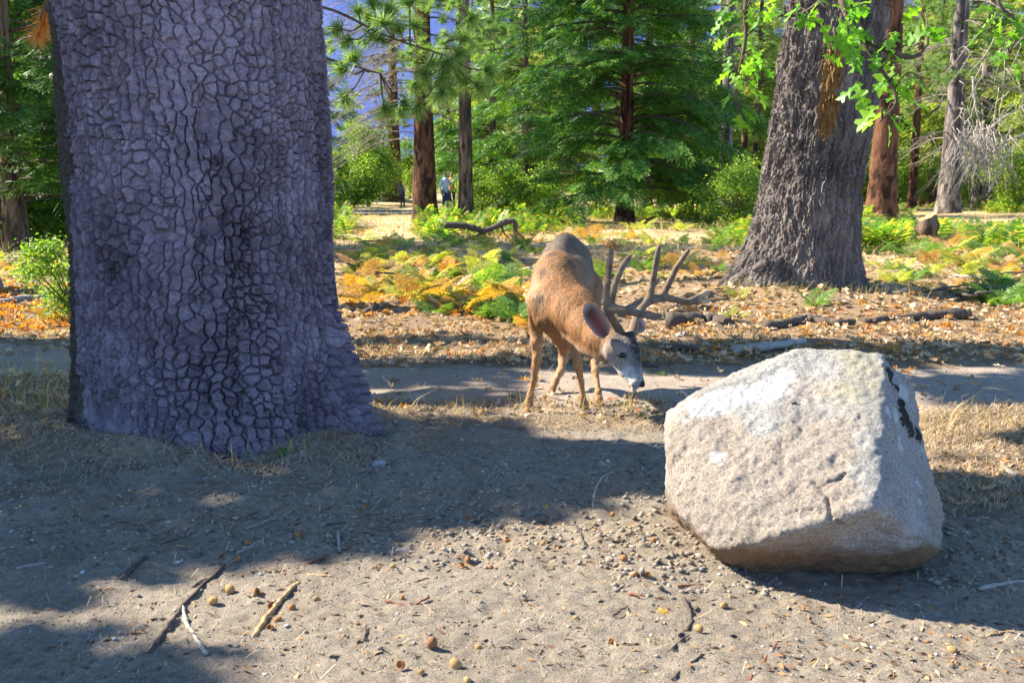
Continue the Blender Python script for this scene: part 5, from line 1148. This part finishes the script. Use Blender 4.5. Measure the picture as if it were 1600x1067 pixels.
# ------------------------------------------------------------------ sticks, logs, stones, acorns
def wood_mat(name, a, b, sc=30):
    m = Mat(name); c = m.coords(); n_ = m.noise(sc, 4, 0.7, c); return m.done(m.ramp(n_, [(0.3, a), (0.7, b)]), 0.85, m.bump(n_, 0.004, 0.8), 0.25)
WGREY = wood_mat('weathered_wood', (0.22, 0.20, 0.18), (0.44, 0.40, 0.36)); WDARK = wood_mat('dark_wood', (0.045, 0.035, 0.03), (0.14, 0.11, 0.09)); WRED = wood_mat('red_twig', (0.16, 0.055, 0.03), (0.30, 0.12, 0.06)); WTAN = wood_mat('peeled_wood', (0.32, 0.19, 0.09), (0.55, 0.36, 0.18)); WPALE = wood_mat('bleached_wood', (0.27, 0.24, 0.205), (0.46, 0.415, 0.36))
def twig(pts, r0, r1, mat_, label, group=None, lift=0.0, name='twig', n=7, jag=0.0015, lifts=None):
    Q = []
    for i, q in enumerate(pts):
        p = gp(*q); z = Gz(p[0], p[1]) + r0 * 0.6 + (lifts[i] if lifts else lift); Q.append(gp(q[0], q[1], z))
    Q = np.array(Q); S = spline(Q, 7) if len(Q) > 2 else np.linspace(Q[0], Q[1], 9)
    base = S.mean(0); S = S + rng.normal(0, jag, S.shape) * [1, 1, 0.3]
    R = np.linspace(r0, r1, len(S)) * (1 + 0.12 * rng.normal(size=len(S)))
    a = Acc(); add_tube(a, S - base, R, n); me = a.mesh(name, mat_)
    return tag(obj(name, me, None, base), label, name.replace('_', ' ') if name in ('twig', 'log', 'root') else 'branch', group)
twig([(235, 1020), (270, 968), (300, 930), (352, 882)], 0.0085, 0.005, WDARK, 'long dark bent twig lying on the sunny sand')
twig([(286, 948), (292, 975), (308, 1000), (322, 1021)], 0.0075, 0.006, WPALE, 'pale grey twig leaning on the long dark bent twig')
twig([(396, 994), (420, 960), (440, 935), (461, 913)], 0.009, 0.007, WTAN, 'half peeled tan and grey stick among empty acorn cups')
twig([(372, 863), (412, 844)], 0.007, 0.005, WGREY, 'short straight grey twig above the long dark bent twig')
twig([(384, 826), (420, 812), (455, 799)], 0.006, 0.004, WGREY, 'thin grey twig in the shade below the great oak')
twig([(190, 905), (210, 885), (230, 868)], 0.011, 0.006, WDARK, 'crumbling dark twig on the shaded soil')
twig([(24, 888), (72, 879)], 0.006, 0.004, WGREY, 'small grey twig on shaded soil beside yellow leaf scraps')
twig([(690, 834), (725, 818), (757, 802)], 0.006, 0.004, WPALE, 'straight bleached twig beside an empty acorn cup')
twig([(1068, 934), (1080, 962), (1072, 985), (1060, 992)], 0.007, 0.005, WDARK, 'crooked dark twig on the sand beside a pale acorn')
twig([(1048, 1062), (1072, 1040), (1097, 1024)], 0.004, 0.003, WDARK, 'thin dark twig lying on bare sunny sand')
twig([(1172, 1062), (1195, 1030), (1214, 1006)], 0.004, 0.003, WRED, 'thin reddish twig on bare sunny sand before the boulder')
twig([(604, 939), (640, 946), (672, 932)], 0.005, 0.003, WRED, 'reddish forked twig beside an acorn cup')
twig([(1530, 919), (1565, 912), (1610, 907)], 0.008, 0.006, WPALE, 'bleached stick lying in the shadow of the boulder')
twig([(1562, 712), (1572, 732), (1612, 758)], 0.011, 0.010, WPALE, 'curved bleached branch in the pine needles behind the boulder')
twig([(895, 812), (906, 832), (914, 850)], 0.005, 0.003, WDARK, 'small dark forked twig on the shade line')
twig([(926, 792), (930, 765), (942, 745), (958, 737)], 0.005, 0.003, WGREY, 'curved grey twig standing out of the shaded soil', lifts=[0, 0.03, 0.05, 0.02])
twig([(528, 830), (531, 862)], 0.006, 0.004, WGREY, 'stubby upright twig stuck in the shaded soil', lifts=[0.02, 0])
twig([(480, 880), (530, 862), (560, 848)], 0.004, 0.003, WRED, 'reddish twig with a pale chip in the shade')
for i in range(26):
    px, py = rng.uniform(20, 1580), rng.uniform(760, 1060); a_ = rng.normal(0.5, 0.7); l = rng.uniform(15, 45)
    if 1040 < px < 1480 and py < 900: continue
    mt, ad, g_ = [(WRED, 'reddish', 'loose reddish twigs on the sand'), (WDARK, 'dark', 'loose dark twigs on the sand'), (WTAN, 'tan', 'loose tan twigs on the sand')][i % 3]
    twig([(px, py), (px + l * 0.5 * math.cos(a_) + 2, py - l * 0.5 * math.sin(a_) * 0.8), (px + l * math.cos(a_), py - l * math.sin(a_) * 0.6)], 0.004, 0.002, mt, ad + ' bit of twig lying loose on the sand', g_)
twig([(1046, 503), (1075, 500), (1105, 501), (1140, 506)], 0.075, 0.055, WDARK, 'short dark log half buried in leaves behind the boulder', name='log', n=12, jag=0.012)
twig([(1196, 512), (1240, 503), (1262, 498), (1300, 504), (1335, 503)], 0.05, 0.035, WDARK, 'humped dark root showing through the leaves before the ridged oak', name='root', n=10, jag=0.012)
twig([(1350, 502), (1420, 497), (1475, 490), (1515, 492)], 0.035, 0.06, WDARK, 'long dark root lying on the leaves right of the ridged oak', name='root', n=10, jag=0.012)
twig([(1145, 548), (1200, 541), (1255, 533)], 0.04, 0.03, WGREY, 'pale split branch on the leaves just behind the boulder', name='fallen_branch', n=8, jag=0.010)
twig([(1038, 542), (1075, 544), (1112, 551)], 0.03, 0.02, WDARK, 'thin dark branch at the leafy edge of the path', name='fallen_branch', n=8)
twig([(1000, 570), (1028, 571)], 0.02, 0.02, WDARK, 'stub of dark wood at the path edge behind the deer', name='fallen_branch', n=8)
twig([(-20, 480), (25, 468), (72, 464)], 0.05, 0.035, WGREY, 'grey log among orange leaves left of the great oak', name='log', n=10, jag=0.012)
twig([(572, 490), (588, 478)], 0.05, 0.03, WDARK, 'dark rotten stub in the leaves beside the great oak', name='log', n=10)
for i in range(14):
    px, py = rng.choice([rng.uniform(545, 830), rng.uniform(1380, 1600)]), rng.uniform(360, 470); l = rng.uniform(30, 90); a_ = rng.normal(0, 0.25)
    twig([(px, py), (px + l * 0.5, py - l * 0.5 * math.sin(a_) * 0.4), (px + l, py - l * math.sin(a_) * 0.4)], 0.018, 0.01, [WDARK, WPALE][i % 2], ['dark fallen branch lying among the ferns', 'bleached fallen branch lying among the ferns'][i % 2], ['dark branches among the ferns', 'bleached branches among the ferns'][i % 2], 0.03, 'fallen_branch', 5, 0.02, [0.02, 0.14, 0.06])
# the arched dead branch before the cedar
p0 = gp(795, 374); Yb = p0[1]; a = Acc()
def wp(px, py): return at(px, py, Yb)
for L_, r_ in (([(695, 352), (725, 353), (745, 358), (760, 360), (790, 348), (804, 347), (806, 368), (808, 380)], 0.09), ([(800, 349), (790, 345), (776, 352), (750, 366), (735, 372)], 0.06), ([(784, 350), (786, 362), (797, 374)], 0.035), ([(806, 362), (818, 372), (826, 378)], 0.04)):
    S = spline([wp(*q) for q in L_], 5); add_tube(a, S - p0, np.linspace(r_, r_ * 0.5, len(S)) * (1 + 0.1 * rng.normal(size=len(S))), 7)
o_ = tag(empty('fallen_branch', p0), 'gnarled dark dead branch arching over dry grass before the cedar', 'branch'); obj('wood', a.mesh('dead_wood', WDARK), o_)
# split stump
p0 = gp(1452, 385); e = tag(empty('stump', p0), 'split grey stump with a slanted broken top among the ferns', 'stump')
z_ = np.linspace(-0.1, 1, 14); th = np.linspace(0, 2 * math.pi, 18, endpoint=False); TH, ZZ = np.meshgrid(th, z_)
r_ = 0.16 * (1 + 0.6 * np.exp(-((ZZ - 0.68) / 0.25) ** 2)) * (1 + 0.15 * fbm(TH * 1.2, ZZ * 4, o=3, s=700)); sc_ = 0.62 + 0.10 * np.cos(TH)
zz = ZZ * sc_ + 0.03 * fbm(TH * 3, ZZ * 0, o=2, s=701) * ZZ; V = np.stack([r_ * np.cos(TH) - 0.10 * ZZ, r_ * np.sin(TH), zz], -1).reshape(-1, 3)
obj('bark', mesh('stump_bark', V, grid_faces(18, 14, True), BRN, True, {'tone': np.tile(_h(np.arange(18), np.zeros(18, int), np.zeros(18, int), 3), 14)}), e)
Vt = np.vstack([V[-18:], V[-18:].mean(0) - [0, 0, 0.05]]); obj('broken_top', mesh('broken_top', Vt, np.array([[i, (i + 1) % 18, 18] for i in range(18)]), WTAN, False), e)
# hanging tangle of dead twigs at the right
p0 = gp(1545, 338); a = Acc(); r = np.random.default_rng(77); Yb = p0[1]
for i in range(170):
    st = at(1535 + r.normal(0, 22), 215 + r.normal(0, 14), Yb) + [0, r.normal(0, 0.4), 0]; dv = np.array([r.normal(0.0, 0.45), r.normal(0, 0.3), -1.0]); L_ = r.uniform(0.8, 2.4)
    t = np.linspace(0, 1, 6)[:, None]; S = st + dv * L_ * t + np.cumsum(r.normal(0, 0.045, (6, 3)), 0); S[:, 2] = np.maximum(S[:, 2], 0.1); add_tube(a, S - p0, np.linspace(0.02, 0.006, 6), 3)
for q in ([(1535, 215), (1560, 190), (1600, 165), (1650, 140)], [(1550, 240), (1585, 215), (1640, 205)], [(1520, 120), (1525, 170), (1540, 220)], [(1545, 300), (1560, 270), (1575, 240), (1640, 160)]):
    S = spline([at(x, y, Yb) for x, y in q], 5); add_tube(a, S - p0, np.linspace(0.05, 0.03, len(S)), 6)
for i in range(60):
    st = at(1500 + r.uniform(0, 110), 40 + r.uniform(0, 150), Yb) ; dv = np.array([r.normal(0.2, 0.5), r.normal(0, 0.3), r.normal(-0.7, 0.5)]); t = np.linspace(0, 1, 6)[:, None]
    S = st + dv * r.uniform(0.8, 2.2) * t + np.cumsum(r.normal(0, 0.07, (6, 3)), 0); add_tube(a, S - p0, np.linspace(0.022, 0.007, 6), 3)
e = tag(empty('dead_brush', p0), 'bleached tangle of dead twigs hanging down at the forest edge', 'brush'); o_ = obj('twigs', a.mesh('dead_twigs', WPALE), e); o_['kind'] = 'stuff'
# stones
def stone(px, py, r_, mat_, label, seed, flat=(1, 0.8, 0.6)):
    bm = bmesh.new(); bmesh.ops.create_icosphere(bm, subdivisions=3, radius=1.0)
    V = np.array([v_.co[:] for v_ in bm.verts]); F = np.array([[q.index for q in f.verts] for f in bm.faces]); bm.free()
    V = V * (1 + 0.18 * fbm(V[:, 0] * 1.3, V[:, 1] * 1.3, V[:, 2] * 1.3, 3, seed))[:, None] * np.array(flat) * r_
    p = gp(px, py); p = gp(px, py, Gz(p[0], p[1])); tag(obj('stone', mesh('stone', V, F, mat_, True), None, p + [0, 0, r_ * flat[2] * 0.35], (0, 0, rng.uniform(-0.4, 0.4))), label, 'stone')
m = Mat('river_stone'); c = m.coords(); PEB = m.done(m.ramp(m.noise(60, 4, 0.7, c), [(0.3, (0.26, 0.255, 0.25)), (0.7, (0.40, 0.39, 0.37))]), 0.7)
stone(592, 728, 0.036, PEB, 'smooth oval grey stone on the shaded soil beside the great oak', 710, (1, 0.8, 0.62))
stone(647, 628, 0.075, WPALE, 'flat pale weathered block in the dry grass by the path', 711, (1, 0.6, 0.5))
stone(630, 860, 0.018, WPALE, 'pale chip of stone on the shaded soil near acorn cups', 712, (1.6, 0.6, 0.4))
stone(1070, 527, 0.08, PEB, 'pale bluish stone among leaves behind the deer', 713, (1, 0.7, 0.5))
# acorns and cups
prof = [(0.0, -0.5), (0.22, -0.47), (0.36, -0.36), (0.42, -0.15), (0.42, 0.1), (0.36, 0.3), (0.22, 0.45), (0.07, 0.52), (0.03, 0.58), (0, 0.6)]
def lathe(pr, n=14):
    th = np.linspace(0, 2 * math.pi, n, endpoint=False); V = np.array([[r_ * math.cos(t), r_ * math.sin(t), z_] for r_, z_ in pr for t in th]); return V, grid_faces(n, len(pr), True)
ACB = wood_mat('ripe_acorn', (0.22, 0.095, 0.04), (0.34, 0.16, 0.07), 12); ACB.node_tree.nodes['Principled BSDF'].inputs['Roughness'].default_value = 0.35
ACP = wood_mat('pale_acorn', (0.40, 0.23, 0.085), (0.56, 0.37, 0.16), 30); CUPM = wood_mat('acorn_cup', (0.30, 0.13, 0.045), (0.52, 0.27, 0.10), 25)
nut_b = mesh('acorn', *lathe(prof), ACB); nut_p = mesh('acorn', *lathe(prof), ACP)
cup = mesh('acorn_cup', *lathe([(0.02, -0.52), (0.2, -0.5), (0.4, -0.36), (0.5, -0.12), (0.5, 0.08), (0.44, 0.10), (0.40, -0.08), (0.3, -0.26), (0.1, -0.36), (0, -0.37)]), CUPM)
def drop(name, me, px, py, s_, label, group, rot):
    p = gp(px, py); z_ = Gz(p[0], p[1]) + s_ * 0.30; p = gp(px, py, z_); tag(obj(name, me, None, p, rot, s_), label, 'acorn' if name == 'acorn' else 'acorn cup', group)
drop('acorn', nut_b, 675, 1003, 0.036, 'shiny brown acorn lying on the sunny sand', None, (0.35, 0.25, 0.3))
for px, py, s_ in [(712, 1037, 0.033), (359, 920, 0.036), (333, 938, 0.034), (465, 913, 0.022), (494, 935, 0.02), (1092, 981, 0.027), (614, 884, 0.02), (848, 849, 0.02), (748, 1010, 0.02), (1130, 945, 0.022), (1488, 1015, 0.028), (900, 966, 0.02), (658, 1050, 0.02), (730, 1062, 0.022)]:
    drop('acorn', nut_p, px, py, s_, 'pale tan acorn lying on the sand', 'pale acorns on the sand', (rng.uniform(0.9, 1.9), rng.uniform(-0.5, 0.5), rng.uniform(0, 6.28)))
for px, py, s_ in [(402, 924, 0.032), (425, 946, 0.034), (456, 948, 0.028), (434, 968, 0.032), (421, 981, 0.030), (412, 926, 0.02), (388, 846, 0.03), (347, 870, 0.032), (370, 872, 0.03), (572, 791, 0.028), (562, 799, 0.026), (468, 834, 0.034), (733, 873, 0.032), (722, 882, 0.03), (767, 886, 0.024), (731, 808, 0.03), (697, 833, 0.03), (876, 857, 0.03), (793, 842, 0.03), (975, 871, 0.03), (990, 896, 0.034), (1012, 897, 0.026), (626, 935, 0.03), (625, 1038, 0.03), (957, 803, 0.024), (1022, 843, 0.024), (954, 1000, 0.02), (760, 848, 0.02)]:
    drop('acorn_cup', cup, px, py, s_ * 0.85, 'empty orange-brown acorn cup lying on the sand', 'empty acorn cups on the sand', (rng.uniform(0.2, 1.7), rng.uniform(-0.8, 0.8), rng.uniform(0, 6.28)))
# single fresh leaves
for px, py, k in [(438, 722, 0), (1040, 577, 0), (1015, 574, 0), (855, 805, 1), (1027, 958, 2), (700, 540, 0), (640, 535, 0)]:
    p = gp(px, py); o = obj('fallen_leaf', leaf_me[k % 4].copy(), None, (p[0], p[1], Gz(p[0], p[1]) + 0.012), (rng.normal(0, 0.3), rng.normal(0, 0.2), rng.uniform(0, 6.28)), 0.09 if k == 0 else 0.05)
    if k: o.data.materials[0] = [None, FY, FO][k]
    tag(o, ['green oak leaf lying on the ground near the path', 'yellow-green leaf scrap on the shaded soil', 'folded golden leaf on the sunny sand'][k], 'leaf', 'loose green leaves' if k == 0 else None)

# ------------------------------------------------------------------ far-off walkers
def person(px, Yp, shirt, trousers, hat, lean, label):
    d = ray(px, 300); x = d[0] / d[1] * Yp; S = Sdf((-0.5, -0.5, -0.02), (0.5, 0.5, 1.85), 0.022); A = np.array
    sk = (0.45, 0.28, 0.2); b = lambda x_, y_, z_: A([x_ + lean * max(0, z_ - 0.9), y_, z_ - abs(lean) * 0.25 * max(0, z_ - 0.9)])
    S.cone(b(0, 0, 0.98), b(0, 0, 1.40), 0.14, 0.16, 0.05, shirt); S.cone(b(-0.15, 0, 1.42), b(0.15, 0, 1.42), 0.06, 0.06, 0.05, shirt)
    for s_ in (-1, 1):
        S.chain([(b(0.09 * s_, 0, 0.95), 0.10), (A([0.10 * s_, -0.03, 0.5]), 0.065), (A([0.11 * s_, 0.02, 0.08]), 0.045)], 0.03, trousers); S.cone(A([0.11 * s_, 0.02, 0.04]), A([0.12 * s_, -0.15, 0.03]), 0.04, 0.035, 0.03, (0.05, 0.05, 0.05))
        S.chain([(b(0.20 * s_, 0, 1.40), 0.055), (b(0.26 * s_, 0.02, 1.12), 0.045)], 0.03, shirt); S.chain([(b(0.26 * s_, 0.02, 1.10), 0.038), (b(0.24 * s_, -0.10, 0.88), 0.03), (b(0.24 * s_, -0.12, 0.80), 0.035)], 0.02, sk)
    S.cone(b(0, 0, 1.45), b(0, -0.01, 1.56), 0.055, 0.055, 0.03, sk); S.ell(b(0, -0.01, 1.66), (0.08, 0.095, 0.115), 0.02, sk); S.ell(b(0, 0.01, 1.70), (0.09, 0.105, 0.09), 0.02, hat)
    S.cone(b(0, -0.10, 1.65), b(0, -0.115, 1.63), 0.012, 0.016, 0.01, sk)
    V, Q, C = S.build(0.02); m = Mat('clothing'); me = mesh('person', V, Q, m.done(m.attr('cloth', True), 0.8), True, {'cloth': C})
    tag(obj('person', me, None, (x, Yp, Gz(x, Yp)), (0, 0, rng.uniform(-0.5, 0.5))), label, 'person')
person(696, 47, (0.62, 0.66, 0.80), (0.06, 0.08, 0.16), (0.06, 0.04, 0.03), 0.0, 'far-off walker in a pale blue shirt between the two pines')
person(706, 47.6, (0.62, 0.22, 0.06), (0.10, 0.09, 0.08), (0.06, 0.04, 0.03), 0.0, 'far-off walker in an orange shirt beside one in pale blue')
person(629, 62, (0.12, 0.13, 0.16), (0.05, 0.05, 0.06), (0.62, 0.05, 0.04), -0.5, 'far-off stooping person in a red cap beside the far red-barked trunk')
